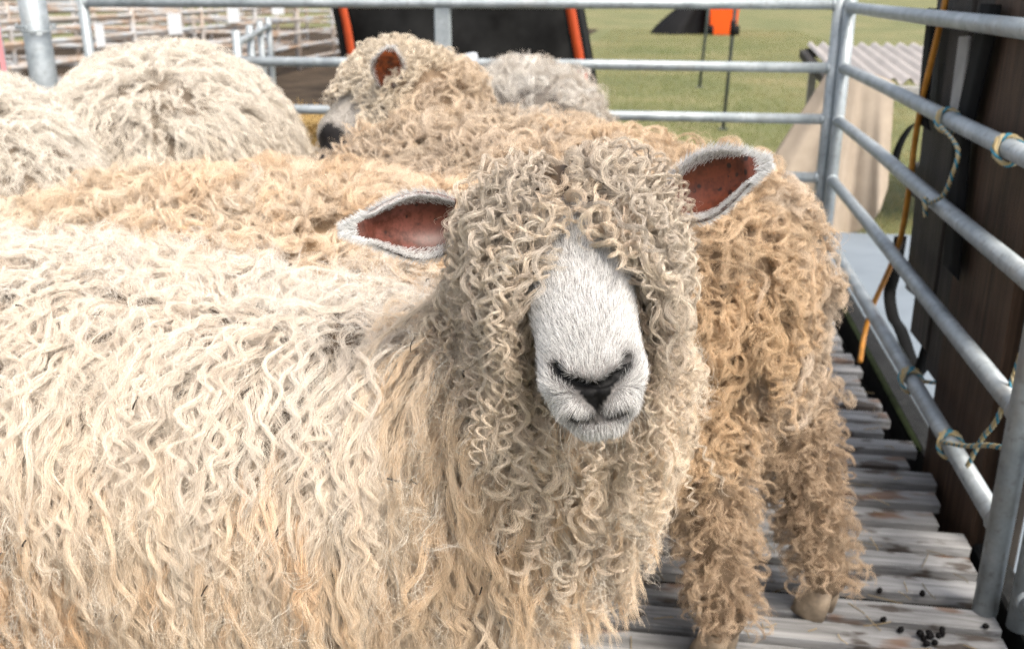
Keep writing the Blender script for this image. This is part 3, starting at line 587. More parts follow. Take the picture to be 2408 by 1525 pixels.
def add_hoof(parent, pos, fwd, base, s=1.2):
    fwd = nrm((fwd[0], fwd[1], 0)); l = np.array((-fwd[1], fwd[0], 0))
    for sd_ in (-1, 1):
        V = []; ring = 10
        for z, r, off in ((0, .020, .020), (.026, .019, .013), (.062, .013, .0)):
            for k in range(ring):
                a = 2*math.pi*k/ring; V.append(np.asarray(pos)+l*(sd_*.0155*s+math.cos(a)*r*.62*s)+fwd*(off+math.sin(a)*r*1.35*s)+np.array((0, 0, z+.001)))
        F = [(j*ring+k, j*ring+(k+1) % ring, (j+1)*ring+(k+1) % ring, (j+1)*ring+k) for j in range(2) for k in range(ring)]+[tuple(range(ring-1, -1, -1)), tuple(2*ring+k for k in range(ring))]
        link('hoof', mesh('hoof', np.array(V)-np.asarray(base), F), M['hoof'], parent)
UNDER = (.09, .062, .04)  # skin colour kept dark to deepen the shadow between locks
CREAM = [(.86, .65, .44), (.89, .71, .52), (.90, .77, .61), (.83, .58, .36), (.74, .51, .32)]
def finish(name, label, f, me, base): o = link(name, me, M['skin'], loc=tuple(base)); return tag(o, label, 'sheep', 'longwool sheep in the pen')
# ---- head frame of the sheep that looks at the camera: axis, side, dorsal
def camvec(x, y, z): return np.array((CY, SY, 0))*x + np.array((SY*-ST*-1*0+(-SY)*-0, 0, 0)) + np.array((-SY*ST, CY*ST, CT))*y + np.array((-SY*CT, CY*CT, -ST))*z
sk = at(1338, 545, .93); nz_ = at(1402, 905, .775); ha = nrm(nz_-sk); hs = camvec(.985, .17, 0); hs = nrm(hs-ha*(hs@ha)); hu = np.cross(ha, hs)
if hu[2] < 0: hu = -hu
HR = np.stack([ha, hs, hu], 1); HL = float(np.linalg.norm(nz_-sk))
def HW(a, s, u): return sk+ha*a+hs*s+hu*u
def hloc(p): return (p-sk)@HR
# the blunt end of the muzzle looks upwards from the head's axis: nose frame (n out, s side, w up)
N0 = at(1402, 919, .768); PH = R(38); nn_ = ha*math.cos(PH)+hu*math.sin(PH); nw_ = hu*math.cos(PH)-ha*math.sin(PH); NR = np.stack([nn_, hs, nw_], 1)
def NW(n, s, w_): return N0+nn_*n+hs*s+nw_*w_
def nloc(p): return (p-N0)@NR
NOSE = np.array([(.0290, .0215), (.0275, .0165), (.0225, .012), (.015, .008), (.007, .005), (.0, .003)])
def seg2(q, P):
    d = np.full(len(q), 9.)
    for a, b in zip(P[:-1], P[1:]):
        ba = b-a; h = np.clip(((q-a)@ba)/(ba@ba), 0, 1); d = np.minimum(d, np.linalg.norm(q-a-h[:, None]*ba, axis=1))
    return d
def nose_masks(p):
    h = nloc(p); fr = np.clip((h[:, 0]+.040)/.012, 0, 1)*np.clip((h[:, 2]+.06)/.01, 0, 1); q = np.stack([np.abs(h[:, 1]), h[:, 2]], 1)
    dn = seg2(q, NOSE); dp = seg2(q, np.array([(0, -.004), (0, -.022)])); dm_ = seg2(q, np.array([(0, -.0225), (.009, -.0236), (.0175, -.0222), (.021, -.0205)]))
    tri = np.maximum(q[:, 1]-.0065-q[:, 0]*.25, q[:, 0]-.019*np.clip((q[:, 1]+.018)/.024, 0, 1)); tri = np.where(q[:, 1] < -.018, .02, tri); return fr, dn, dp, dm_, tri, hloc(p)
F1, W1 = make_field((-.77, 1.10, 0), R(-7), 1.0, .685, .20, .44,
    neck=[(at(1330, 600, .995), at(1300, 860, 1.05), .056, .080), (at(1300, 860, 1.05), at(1180, 1080, 1.14), .085, .13)], hooves={})
F1.ell(at(1265, 1000, 1.09), (.075, .075, .105), None, .08)
F1.ell(sk, (.080, .072, .056), HR, .03).ell(HW(.015, 0, -.03), (.070, .056, .05), HR, .03)
F1.cone(HW(.03, 0, -.004), HW(.150, 0, -.004), .052, .0405, .03).ell(NW(-.037, 0, .004), (.034, .0405, .038), NR, .022)
F1.cone(HW(.02, 0, -.055), NW(-.040, 0, -.020), .034, .020, .02)
for s_ in (-1, 1): F1.ell(NW(-.022, s_*.0215, .009), (.016, .0165, .016), NR, .014).ell(NW(-.0195, s_*.0140, -.0150), (.0165, .0165, .0110), NR, .010)
F1.ell(NW(-.024, 0, -.030), (.018, .021, .0105), NR, .006).ell(NW(-.014, 0, .002), (.014, .014, .012), NR, .008)
def post1(p, d):
    near = np.abs(d) < .03; o = d.copy()
    if near.any():
        fr, dn, dp, dm_, tri, h = nose_masks(p[near]); o[near] = d[near] + fr*(.0070*np.exp(-(dn/.0032)**2)+.0035*np.exp(-(dp/.0020)**2)+.0050*np.exp(-(dm_/.0020)**2))
    return o
F1.post = post1
def hwid(a): return np.interp(a, [.058, .075, .095, .118, .14, .155], [0, .004, .011, .023, .036, .09])
def face_zone(p, pad=.0):
    h = hloc(p); return (h[:, 0] > .058) & (np.abs(h[:, 1]) < hwid(h[:, 0])+pad) & (h[:, 2] > -.075) & (h[:, 0] < .28) & ((h[:, 2] > -.005) | (h[:, 0] > .105))
def col1(p):
    C = np.tile(np.array(UNDER), (len(p), 1)); h = hloc(p); fz = (h[:, 0] > .03) & (np.abs(h[:, 1]) < .09) & (h[:, 2] > -.09); C[fz] = (.26, .24, .23)
    fr, dn, dp, dm_, tri, h = nose_masks(p); k = fr*np.maximum.reduce([np.exp(-(dn/.0055)**2), np.exp(-(dp/.0035)**2), np.exp(-(dm_/.0035)**2), np.clip(.5-tri/.0015, 0, 1)])
    k = np.where(fz, np.clip(k*1.5, 0, 1), 0)[:, None]; return C*(1-k)+np.array((.004, .0038, .004))*k
B1 = (-.77, 1.10, 0)
me1, V1, Q1 = body_mesh('sheep', F1, (-1.50, .66, -.01), (.16, 1.42, .98), .011, B1, lambda p: (hloc(p)[:, 0] > .07) & (np.abs(hloc(p)[:, 1]) < .06) & (hloc(p)[:, 2] > -.08), col1)
S1 = finish('sheep', 'curly faced cream sheep looking straight at the camera, white muzzle and black nose', F1, me1, B1)
print('S1 body', round(time.time()-T0, 1), len(V1))
# body fleece of the first sheep
def inhead(p): h = hloc(p); return (h[:, 0] > -.085) & (h[:, 2] > -.10) & (np.abs(h[:, 1]) < .085) & (np.linalg.norm(p-sk, axis=1) < .16)
neckc = at(1340, 900, 1.03)
def onface(p): h = hloc(p); return (h[:, 0] > .075) & (np.abs(h[:, 1]) < .075) & (np.linalg.norm(p-sk, axis=1) < .27) & (h[:, 2] > -.085)
def ex1(p, nn): w_ = np.where(inhead(p) | onface(p), 0, 1.); w_ = w_*np.where(p[:, 0] < -1.0, .4, 1)*np.where(p[:, 2] < .32, .35, 1); return w_
def comb1(p, nn):
    k = np.clip((p[:, 0:1]+.32)*4, 0, 1); return np.array((.30, -.05, 0))*k
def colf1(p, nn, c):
    up = np.clip((nn[:, 2:3]-.45)*2.2, 0, 1); white = np.array((.90, .85, .78)); return c*(1-.62*up)+white*.62*up  # glare on the back painted in: upward-facing locks go near white
stA = wool_style(4500, (.15, .27), 33, 25, .0030, .058, .4, .0040, .00013, layer=.050, lift=.28, noise=.17, nsc=7., rnd=.10, staples=1150, pull=.75, Lf=lambda p: 1-.45*np.clip((p[:, 0]+.30)*5, 0, 1), topamp=1.2, fly=.12, frizz=.005, tipcurl=.9, K=13, jit=.13)
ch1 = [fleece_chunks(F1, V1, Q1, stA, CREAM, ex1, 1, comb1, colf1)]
# fine loose top layer
stB = wool_style(1200, (.05, .11), 10, 16, .005, .045, .8, .007, .00012, layer=.055, lift=.6, noise=.7, nsc=14., rnd=.5, topamp=1., fly=.5, frizz=.009)
ch1.append(fleece_chunks(F1, V1, Q1, stB, [(.82, .72, .58), (.87, .81, .72)], ex1, 2, comb1, colf1))
# throat and bib: tighter curls
PALH = [(.80, .665, .51), (.64, .52, .40), (.87, .75, .60), (.50, .39, .295), (.84, .71, .56)]
def exbib(p, nn): q = p-at(1400, 1060, 1.0); return np.where((q@camvec(1, 0, 0) < .16) & (q@camvec(1, 0, 0) > -.055) & (np.abs(q@camvec(0, 1, 0)) < .14) & ~inhead(p) & ~onface(p), 1., 0)
stC = wool_style(420, (.06, .11), 26, 34, .0058, .025, .9, .0040, .00014, layer=.05, lift=.5, noise=.35, nsc=12, rnd=.3, fly=.1, frizz=.003, side=.1, tipcurl=.5)
ch1.append(fleece_chunks(F1, V1, Q1, stC, PALH, exbib, 4, None))
curves_obj('fleece', ch1, M['fibre'], S1, B1)
# head wool: ringlets that part round the face
p_ = sample_surface(V1, Q1, 26000); h_ = hloc(p_); k_ = inhead(p_) & ~face_zone(p_, .004) & (h_[:, 0] < .11) ; p_ = p_[k_]; rng.shuffle(p_); p_ = p_[:1050]; n_ = len(p_)
def combh(p, nn):
    h = hloc(p); sg = np.sign(h[:, 1:2]+.004)*np.exp(-(h[:, 1:2]/.06)**2); front = np.clip((h[:, 0:1]+.02)*14, 0, 1); return hs[None]*sg*.28*front + ha[None]*.15 + hs[None]*np.sign(h[:, 1:2])*.35*np.clip(1-np.abs(h[:, 0:1])*9, 0, 1)
L_ = rng.uniform(.10, .21, n_); lay = rng.uniform(.004, .036, n_)
G_, N_ = grow(F1, p_, L_, 14, .35, .28, 16, .22, lay, 1.0, combh, 9)
fzm = np.stack([face_zone(G_[:, k], .0) & (F1(G_[:, k]) < .06) for k in range(14)], 1); first = np.where(fzm.any(1), fzm.argmax(1), 14); end = np.clip((first-.5+rng.integers(0, 3, n_)*(rng.random(n_) < .35))/13, 0, 1); ok = first > 4
G_, N_, L_, end, p_ = G_[ok], N_[ok], L_[ok], end[ok], p_[ok]; n_ = len(p_)
hh = hloc(p_); ch_ = lockcol(p_, PALH, 14, 5); topg = np.clip((hh[:, 2:3]-.01)*18, 0, 1)*np.clip(1-(hh[:, 0:1]-.03)*8, 0, 1); ch_ = ch_*(1-.7*topg)+np.array((.48, .44, .39))*.7*topg
sz = rng.uniform(.6, 1.75, n_)
cH = locks(G_, N_, L_, 54, 22, .0033*sz, .0200*np.sqrt(sz), 1.0, 0.0020*sz, .00014, ch_, .07, .07, .0040, .8, 1.4, .35, end, tipcurl=.5)
pq = sample_surface(V1, Q1, 30000, lambda c: 1.*(np.linalg.norm(c-HW(.035, 0, .05), axis=1) < .06)); hq = hloc(pq); pq = pq[(hq[:, 0] > .015) & (hq[:, 0] < .066) & (np.abs(hq[:, 1]) < .05) & (hq[:, 2] > 0)][:44]; nq = len(pq)
Lq = rng.uniform(.055, .105, nq); Gq, Nq = grow(F1, pq, Lq, 14, .3, .35, 20, .3, rng.uniform(.006, .022, nq), 1.0, None, 13)
zq = np.stack([(hloc(Gq[:, i])[:, 0] > .07) & (np.abs(hloc(Gq[:, i])[:, 1]) < .6*hwid(hloc(Gq[:, i])[:, 0])+.003) for i in range(14)], 1); fq = np.where(zq.any(1), zq.argmax(1), 14); szq = rng.uniform(.7, 1.5, nq)
cQ = locks(Gq, Nq, Lq, 44, 22, .0040*szq, .0185*np.sqrt(szq), 1.0, .0021*szq, .00014, lockcol(pq, PALH, 14, 5), .07, .08, .004, .8, 1.4, .35, np.clip((fq+.3)/13, .2, 1), tipcurl=.5)
curves_obj('forelock', [cH, cQ], M['fibre'], S1, B1)
# face fur
def fur(f, p, L, K, lay, dirf, col, rad, parent, base, name='face_fur', ret=False):
    n = len(p); x = p.astype(np.float32); pts = [x]; nn = f.grad(x, .002); d = dirf(x, nn); d = d-(d*nn).sum(1)[:, None]*nn; d /= np.linalg.norm(d, axis=1)[:, None]+1e-6; rv = rng.normal(0, .16, (n, 3))
    for k in range(1, K): s = k/(K-1); dd = d*(.45+.75*s)+nn*lay*(1-s*.8)+rv; dd /= np.linalg.norm(dd, axis=1)[:, None]; x = x+dd*(L/(K-1))[:, None]; pts.append(x.astype(np.float32))
    P = np.stack(pts, 1); RR = rad*rng.uniform(.7, 1.2, n)[:, None]*np.linspace(1, .25, K)[None]; c = (P, RR, np.clip(col, .01, .9).astype(np.float32))
    return c if ret else curves_obj(name, [c], M['fur'], parent, base)
mv = np.empty(len(me1.vertices)*3, np.float32); me1.vertices.foreach_get('co', mv); mv = mv.reshape(-1, 3)+np.array(B1, np.float32)
me1.calc_loop_triangles(); tri_ = np.empty(len(me1.loop_triangles)*3, np.int32); me1.loop_triangles.foreach_get('vertices', tri_); tri_ = tri_.reshape(-1, 3)
hv_ = hloc(mv); fz_ = (hv_[:, 0] > .03) & (np.abs(hv_[:, 1]) < .085) & (hv_[:, 2] > -.085); tk = tri_[fz_[tri_].all(1)]; Qf = np.concatenate([tk, tk[:, 2:3]], 1)
pf = sample_surface(mv, Qf, 60000); fr, dn, dp, dm_, tri2, hf = nose_masks(pf)
bald = fr*np.maximum.reduce([np.exp(-(dn/.0038)**2), np.exp(-(dp/.0026)**2), np.exp(-(dm_/.0026)**2), np.clip(.6-tri2/.0012, 0, 1)])
kf = rng.random(len(pf)) > bald*1.8; bd_ = np.minimum.reduce([dn, dp, dm_, np.maximum(tri2, 0)])[kf]; pf, hf, dn, fr = pf[kf], hf[kf], dn[kf], fr[kf]; fl2 = np.where(fr > .5, np.clip(.35+bd_/.016, .35, 1), 1)
def furdir(x, nn):
    h = hloc(x); q = nloc(x); back = np.clip((q[:, 2:3]+.012)*50, -.3, 1); low = np.clip((.004-q[:, 2:3])*80, 0, 1); d = -ha[None]*back*(1-.6*low) + hs[None]*h[:, 1:2]*22*(.35+.65*low) - nw_[None]*low*.9 + vnoise(x, 60., 7)*.25
    return d
dk = np.clip(np.exp(-(bd_/.007)**2)*fr*1.0, 0, 1)
cf = np.array((.88, .86, .84))*(1+rng.normal(0, .06, (len(pf), 1))); cf = cf*(1-.72*dk[:, None])
dark = rng.random(len(pf)) < .16; cf[dark] *= .35
fur(F1, pf, rng.uniform(.006, .0105, len(pf))*fl2, 5, .42, furdir, cf, .000145, S1, B1)
# whiskers
pw = pf[(hf[:, 0] > .15) & (nloc(pf)[:, 2] < -.008)]; pw = pw[rng.choice(len(pw), 60)]
fur(F1, pw, rng.uniform(.02, .045, 60), 6, 1.4, furdir, np.tile((.75, .70, .62), (60, 1)), .00012, S1, B1, 'whiskers')
# eyes
for s_ in (-1, 1):
    bm = bmesh.new(); bmesh.ops.create_uvsphere(bm, u_segments=16, v_segments=10, radius=.0125); em = bpy.data.meshes.new('eye'); bm.to_mesh(em); bm.free(); em.polygons.foreach_set('use_smooth', [True]*len(em.polygons))
    e_ = project(F1, np.array([HW(.052, s_*.066, .022)], np.float32), 4)[0]; link('eye', em, M['eye'], S1, tuple(e_-np.array(B1)-hs*s_*.004))
# ears
def ear(parent, base, c0, c1, up, face, L, prof_t, prof_b, pink, n=34, m=25, cup=.018, bend=.0, furlen=.012, nf=6000, inner=.56):
    """leaf shaped ear from c0 to c1; 'up' lateral axis, 'face' the way the open side looks"""
    c0, c1 = np.asarray(c0), np.asarray(c1); ax = nrm(c1-c0); up = nrm(up-ax*(up@ax)); fc = np.cross(ax, up); fc = fc if fc@face > 0 else -fc
    tt = np.linspace(0, 1, n); xs_ = np.linspace(0, 1, len(prof_t)); wt = np.interp(tt, xs_, prof_t)*1.1; wb = np.interp(tt, xs_, prof_b)*1.1
    k3 = np.array((.25, .5, .25))
    for _ in range(3): wt[1:-1] = np.convolve(wt, k3, 'same')[1:-1]; wb[1:-1] = np.convolve(wb, k3, 'same')[1:-1]
    def P(t, v):
        a = np.interp(t, tt, wt); b = np.interp(t, tt, wb); lat = np.where(v > 0, v*a, v*b); dep = cup*(1-np.abs(v)**2.2)*np.sin(np.clip(t*1.1+.12, 0, 1)*np.pi)**.6
        return c0+ax*(t*L)[..., None]+up*lat[..., None]-fc*(dep-bend*t*t)[..., None]
    Tg, Vg = np.meshgrid(tt, np.linspace(-1, 1, m), indexing='ij'); X = P(Tg, Vg).reshape(-1, 3)
    Fq = [(i*m+j, i*m+j+1, (i+1)*m+j+1, (i+1)*m+j) for i in range(n-1) for j in range(m-1)]
    tv = Tg.ravel(); vv = np.abs(Vg.ravel()); edge = np.clip((np.maximum(vv, (tv-.35)*1.35)-inner)/.18, 0, 1)[:, None]
    C = np.array(pink)*(1-edge)+np.array((.42, .40, .385))*edge; deep = np.clip(1-tv*2.2, 0, .75)[:, None]; C = C*(1-deep)+np.array((.10, .025, .012))*deep
    mm = mesh('ear', X-np.asarray(base), Fq); ca = mm.color_attributes.new('col', 'FLOAT_COLOR', 'POINT'); ca.data.foreach_set('color', np.concatenate([C, np.ones((len(C), 1))], 1).astype(np.float32).ravel())
    eo = link('ear', mm, M['ear'], parent); md = eo.modifiers.new('thickness', 'SOLIDIFY'); md.thickness = .004; md.offset = 0
    # fur: rim band inside, whole back
    t_ = rng.random(nf)**.9; v_ = rng.uniform(-1, 1, nf); back = rng.random(nf) < .38; e_ = np.maximum(np.abs(v_), (t_-.35)*1.35)
    kp = back | (rng.random(nf) < np.clip((e_-inner+.10)/.22, 0, 1)); t_, v_, back, e_ = t_[kp], v_[kp], back[kp], e_[kp]
    p = P(t_, v_); pt = P(np.clip(t_+.02, 0, 1.02), v_)-p; pv = P(t_, np.clip(v_+.02, -1.02, 1.02))-p; nl = np.linalg.norm; pt /= nl(pt, axis=1)[:, None]+1e-9; pv /= nl(pv, axis=1)[:, None]+1e-9
    nn = np.cross(pt, pv); nn *= np.sign(nn@fc)[:, None]; nn = np.where(back[:, None], -nn, nn); p = p+nn*.002
    d = pt*.75+pv*np.sign(v_)[:, None]*(.25+.75*np.abs(v_))[:, None]*.8; d /= nl(d, axis=1)[:, None]; K = 5; x = p; pts = [x]; rv = rng.normal(0, .14, p.shape); Lf = furlen*rng.uniform(.7, 1.25, len(p))*np.where(e_ > .9, 1.15, .85)
    for k in range(1, K): s = k/(K-1); dd = d+nn*(.45-.3*s)+rv; dd /= nl(dd, axis=1)[:, None]; x = x+dd*(Lf/(K-1))[:, None]; pts.append(x)
    Pp = np.stack(pts, 1).astype(np.float32); RR = .00018*rng.uniform(.7, 1.2, len(p))[:, None]*np.linspace(1, .3, K)[None]; cc = np.array((.89, .88, .865))*(1+rng.normal(0, .07, (len(p), 1))); cc = cc*np.where(rng.random(len(p)) < .07, .4, 1)[:, None]
    fo = curves_obj('ear_fur', [(Pp, RR, np.clip(cc, 0, .9))], M['fur'], eo, base); return eo
vup = camvec(0, 1, 0); toc = camvec(0, .15, -1)
eL0, eL1 = at(1075, 525, .945), at(808, 541, .90); ear(S1, B1, eL0, eL1, camvec(.04, 1, -.15), toc, float(np.linalg.norm(eL1-eL0)), [.020, .026, .0285, .0255, .0185, .0095, .001], [.020, .028, .0295, .025, .017, .0085, .001], (.15, .048, .034), nf=26000, furlen=.0075, inner=.79)
eR0, eR1 = at(1562, 466, .945), at(1806, 384, .90); ear(S1, B1, eR0, eR1, camvec(.33, 1, -.1), toc, float(np.linalg.norm(eR1-eR0)), [.014, .021, .0275, .0290, .0245, .015, .002], [.018, .027, .0305, .027, .0185, .009, .001], (.125, .030, .012), nf=26000, furlen=.0075, inner=.79)
for x, y in ((.40, .10), (.40, -.10), (-.44, .11), (-.44, -.11)): add_hoof(S1, W1(x, y, 0), frame(R(-7))[0], B1)
# chaff and bits of dung caught in the wool
n_ = 70; pc = V1[rng.choice(np.where((V1[:, 2] > .42) & (V1[:, 0] > -1.1))[0], n_)]; nc = F1.grad(pc); k_ = (nc[:, 1] < .3) & ~inhead(pc) & ~onface(pc); pc, nc = pc[k_], nc[k_]; pc = pc+nc*rng.uniform(.045, .062, len(pc))[:, None]
dc = rng.normal(0, 1, pc.shape); dc -= (dc*nc).sum(1)[:, None]*nc; dc /= np.linalg.norm(dc, axis=1)[:, None]; lc = rng.uniform(.002, .009, len(pc))[:, None]
curves_obj('chaff', [(np.stack([pc-dc*lc, pc+nc*.002, pc+dc*lc], 1), np.tile(rng.uniform(.0004, .0011, (len(pc), 1)), (1, 3)), np.array((.03, .022, .015))*rng.uniform(.5, 3, (len(pc), 1)))], M['fibre'], S1, B1)
print('S1', round(time.time()-T0, 1), NPTS)
# ------------------------------------------------------------------ the other sheep
def add_head(F, sk_, nz, side, sc=1.0):
    a = nrm(np.asarray(nz)-sk_); s = nrm(side-a*(side@a)); u = np.cross(a, s); u = u if u[2] > 0 else -u; Rm = np.stack([a, s, u], 1); Lh = float(np.linalg.norm(np.asarray(nz)-sk_))
    H = lambda x, y, z: sk_+a*x+s*y+u*z
    F.ell(sk_, (.085*sc, .063*sc, .062*sc), Rm, .03).ell(H(.01, 0, -.03*sc), (.075*sc, .058*sc, .05*sc), Rm, .03)
    F.cone(H(.03, 0, 0), H(Lh-.04, 0, -.008), .054*sc, .038*sc, .03).ell(H(Lh-.026, 0, -.010), (.032*sc, .038*sc, .036*sc), Rm, .015)
    F.cone(H(.02, 0, -.05), H(Lh-.045, 0, -.036), .034*sc, .022*sc, .02)
    for k in (-1, 1): F.ell(H(Lh-.012, k*.019, .004), (.016, .015, .016), Rm, .01)
    return H, Rm, Lh
def other(label, O, yaw, style, pal, under, back, wid, length, lo, hi, h=.014, seed=11, head=None, headside=None, neckr=(.12, .075), hooves=None, extra=None, colf=None, comb=None, tilt=0, sc=1.0, legs_style=None, furcol=(.40, .37, .33), rump=1.0, legr=1.0, hsc=1.0, bulge=None):
    f, l, u = frame(yaw); nk = None
    if head is not None:
        sk_, nz = np.asarray(head[0]), np.asarray(head[1]); nb = np.asarray(O)+f*length*.8+np.array((0, 0, back-wid*1.0)); nk = [(nb, nb*.45+(sk_-nrm(nz-sk_)*.04)*.55, neckr[0]*1.15, neckr[0]), (nb*.45+(sk_-nrm(nz-sk_)*.04)*.55, sk_-nrm(nz-sk_)*.04, neckr[0], neckr[1])]
    F, W = make_field(O, yaw, sc, back, wid, length, neck=nk, hooves=hooves, rump=rump, legr=legr)
    H = None
    if bulge is not None: F.cone(*bulge, .05)
    if head is not None: H, Rm, Lh = add_head(F, sk_, nz, headside if headside is not None else l, hsc)
    def colr(p):
        C = np.tile(np.array(under), (len(p), 1))
        if H is not None:
            q = (p-sk_)@Rm; k = (q[:, 0] > .05) & (q[:, 0] < .3) & (np.abs(q[:, 1]) < .07) & (np.abs(q[:, 2]) < .09); C[k] = (.42, .39, .36)
            nd = k & (q[:, 0] > Lh-.022) & (q[:, 2] < .016); C[nd] = (.02, .018, .018)
        return C
    base = (O[0], O[1], 0); me, V, Q = body_mesh('sheep', F, lo, hi, h, base, None, colr); o = finish('sheep', label, F, me, base)
    def ex(p, nn):
        w_ = np.where(p[:, 2] < .085, 0, 1.)
        if H is not None: q = (p-sk_)@Rm; w_ = np.where((q[:, 0] > .088) & (np.abs(q[:, 1]) < .075) & (q[:, 2] > -.075) & (np.linalg.norm(p-sk_, axis=1) < .3), 0, w_)
        return w_*(extra(p, nn) if extra is not None else 1)
    chs = [fleece_chunks(F, V, Q, st_, pal_, (lambda p, nn, e_=e_: ex(p, nn)*(e_(p, nn) if e_ is not None else 1)), seed+i, comb, colf) for i, (st_, pal_, e_) in enumerate(style if isinstance(style, list) else [(style, pal, None)])]
    curves_obj('fleece', chs, M['fibre'], o, base)
    if H is not None:
        p = sample_surface(V, Q, 9000, lambda c: 1.*((np.abs((c-sk_)@Rm[:, 0]-.15) < .1) & (np.abs((c-sk_)@Rm[:, 1]) < .09) & (np.abs((c-sk_)@Rm[:, 2]) < .11))); q = (p-sk_)@Rm; k = (q[:, 0] > .07) & (np.abs(q[:, 1]) < .08) & (q[:, 2] > -.1) & (q[:, 0] < .3) & ~((q[:, 0] > Lh-.014) & (q[:, 2] < .010)); p = p[k][:6000]
        fur(F, p, rng.uniform(.006, .011, len(p)), 4, .4, lambda x, nn: -Rm[:, 0][None]+vnoise(x, 40., 3)*.3, np.tile(furcol, (len(p), 1))*(1+rng.normal(0, .07, (len(p), 1))), .00028, o, base)
    for i, (x, y) in enumerate(((length*.9, .10), (length*.9, -.10), (-length*1.0, .11), (-length*1.0, -.11))):
        hp_ = (hooves or {}).get(i, W(x, y, 0)); add_hoof(o, np.array((hp_[0], hp_[1], 0)), f, base)
    return o, H, F
# the sheep whose rump and hind legs stand at the right, head turned away to the left
O2 = (-.295, 1.85, 0); y2 = math.atan2(.549, -.836); TAN = [(.66, .50, .34), (.78, .64, .48), (.50, .38, .27), (.74, .62, .50), (.66, .47, .29)]
leg = lambda p, nn: np.where(p[:, 2] < .42, 1., 0.)*np.where(p[:, 0] < -.1, .25, 1); bod = lambda p, nn: np.where(p[:, 2] >= .38, 1., 0.)
st2 = wool_style(3200, (.07, .13), 18, 22, .0062, .034, .7, .0065, .00024, layer=.048, lift=.45, noise=.5, nsc=11., rnd=.35, staples=600, pull=.72, topamp=.8, fly=.08, frizz=.006, tipcurl=.7)
st2l = wool_style(2600, (.016, .036), 12, 20, .0055, .026, .8, .0050, .00022, layer=.028, lift=.5, noise=.5, nsc=16., rnd=.4, fly=.14, frizz=.004, side=.7, tipcurl=.8)
head2 = (at(902, 208, 2.16), at(764, 326, 2.08))
def near2(p): return np.linalg.norm(p-head2[0], axis=1) < .20
st2h = wool_style(950, (.028, .05), 14, 20, .0045, .020, .9, .0040, .00022, layer=.018, lift=.25, noise=.3, nsc=16., rnd=.25, fly=.1, frizz=.003, side=.4)
def colf2(p, nn, c): up = np.clip((nn[:, 2:3]-.3)*1.3, 0, 1); return c*(1-.35*up)+np.array((.80, .69, .55))*.35*up  # highlight along the top put into the wool colour by its normal
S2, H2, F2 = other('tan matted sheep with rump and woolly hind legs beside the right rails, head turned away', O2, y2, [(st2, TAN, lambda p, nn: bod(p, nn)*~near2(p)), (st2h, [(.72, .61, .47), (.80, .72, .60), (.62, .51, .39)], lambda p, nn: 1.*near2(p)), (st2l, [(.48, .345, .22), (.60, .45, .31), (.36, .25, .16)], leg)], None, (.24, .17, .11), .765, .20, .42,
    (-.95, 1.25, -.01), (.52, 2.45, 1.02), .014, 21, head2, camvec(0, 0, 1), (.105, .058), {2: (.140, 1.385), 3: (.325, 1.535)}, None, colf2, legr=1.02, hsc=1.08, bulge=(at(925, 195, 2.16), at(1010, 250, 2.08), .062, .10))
b2 = (O2[0], O2[1], 0)
eA, eB = at(908, 206, 2.0), at(918, 112, 1.95); ear(S2, b2, eA, eB, camvec(1, .2, 0), camvec(-.1, 0, -1), float(np.linalg.norm(eB-eA)), [.012, .022, .029, .031, .028, .018, .004], [.012, .022, .029, .031, .028, .018, .004], (.30, .07, .015), cup=.02, furlen=.009, nf=5000, inner=.80)
eC, eD = H2(-.02, .055, .03), H2(-.03, .14, .05); ear(S2, b2, eC, eD, Vector((0, 0, 1)) @ Matrix.Identity(3) if False else np.array((0, 0, 1.)), -camvec(0, 0, 1)*-1, float(np.linalg.norm(eD-eC)), [.012, .022, .029, .028, .02, .01, .002], [.012, .022, .029, .028, .02, .01, .002], (.30, .08, .03), nf=2000)
print('S2', round(time.time()-T0, 1), NPTS)
# ochre sheep between, seen along its back
O3 = (-.68, 1.53, 0); st3 = wool_style(3200, (.08, .15), 20, 22, .0060, .042, .7, .0085, .00022, layer=.055, lift=.5, noise=.6, nsc=9., rnd=.35, staples=600, pull=.7, topamp=.9, fly=.14, frizz=.006, tipcurl=.7)
OCH = [(.80, .60, .40), (.86, .70, .53), (.72, .53, .35), (.87, .77, .64), (.78, .57, .37)]
def colf3(p, nn, c): up = np.clip((-p[:, 0:1]-.75)*1.6, 0, .6); return c*(1-up)+np.array((.80, .71, .58))*up
S3, H3, F3 = other('ochre tinted sheep standing directly behind the one looking at the camera', O3, R(186), st3, OCH, (.34, .24, .15), .705, .20, .27, (-1.75, 1.1, -.01), (-.2, 1.95, .92), .015, 31,
    (np.array((-1.22, 1.45, .47)), np.array((-1.33, 1.43, .31))), None, (.11, .075), None, lambda p, nn: np.where(p[:, 2] < .4, .25, 1), colf3)
# round pale grey sheep at the back left
st4 = wool_style(3200, (.10, .16), 15, 14, .0040, .05, .6, .0095, .00032, layer=.045, lift=.40, noise=.25, nsc=12., rnd=.2, topamp=.5, fly=.06, frizz=.004, tip_w=.15)
GRY = [(.74, .64, .51), (.66, .56, .44), (.80, .72, .60), (.70, .59, .45)]
def colf4(p, nn, c): up = np.clip((nn[:, 2:3]-.1)*1.0, 0, .75); return c*(1-up)+np.array((.84, .78, .69))*up  # bright top painted: locks get paler the more they face up
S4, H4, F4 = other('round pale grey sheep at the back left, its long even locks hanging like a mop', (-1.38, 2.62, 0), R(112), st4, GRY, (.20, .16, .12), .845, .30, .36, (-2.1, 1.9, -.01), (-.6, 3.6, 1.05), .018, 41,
    (np.array((-1.58, 3.30, .72)), np.array((-1.66, 3.44, .58))), None, (.13, .08), None, lambda p, nn: np.where((p[:, 2] < .35) | (p[:, 1] > 3.0), .25, 1), colf4)
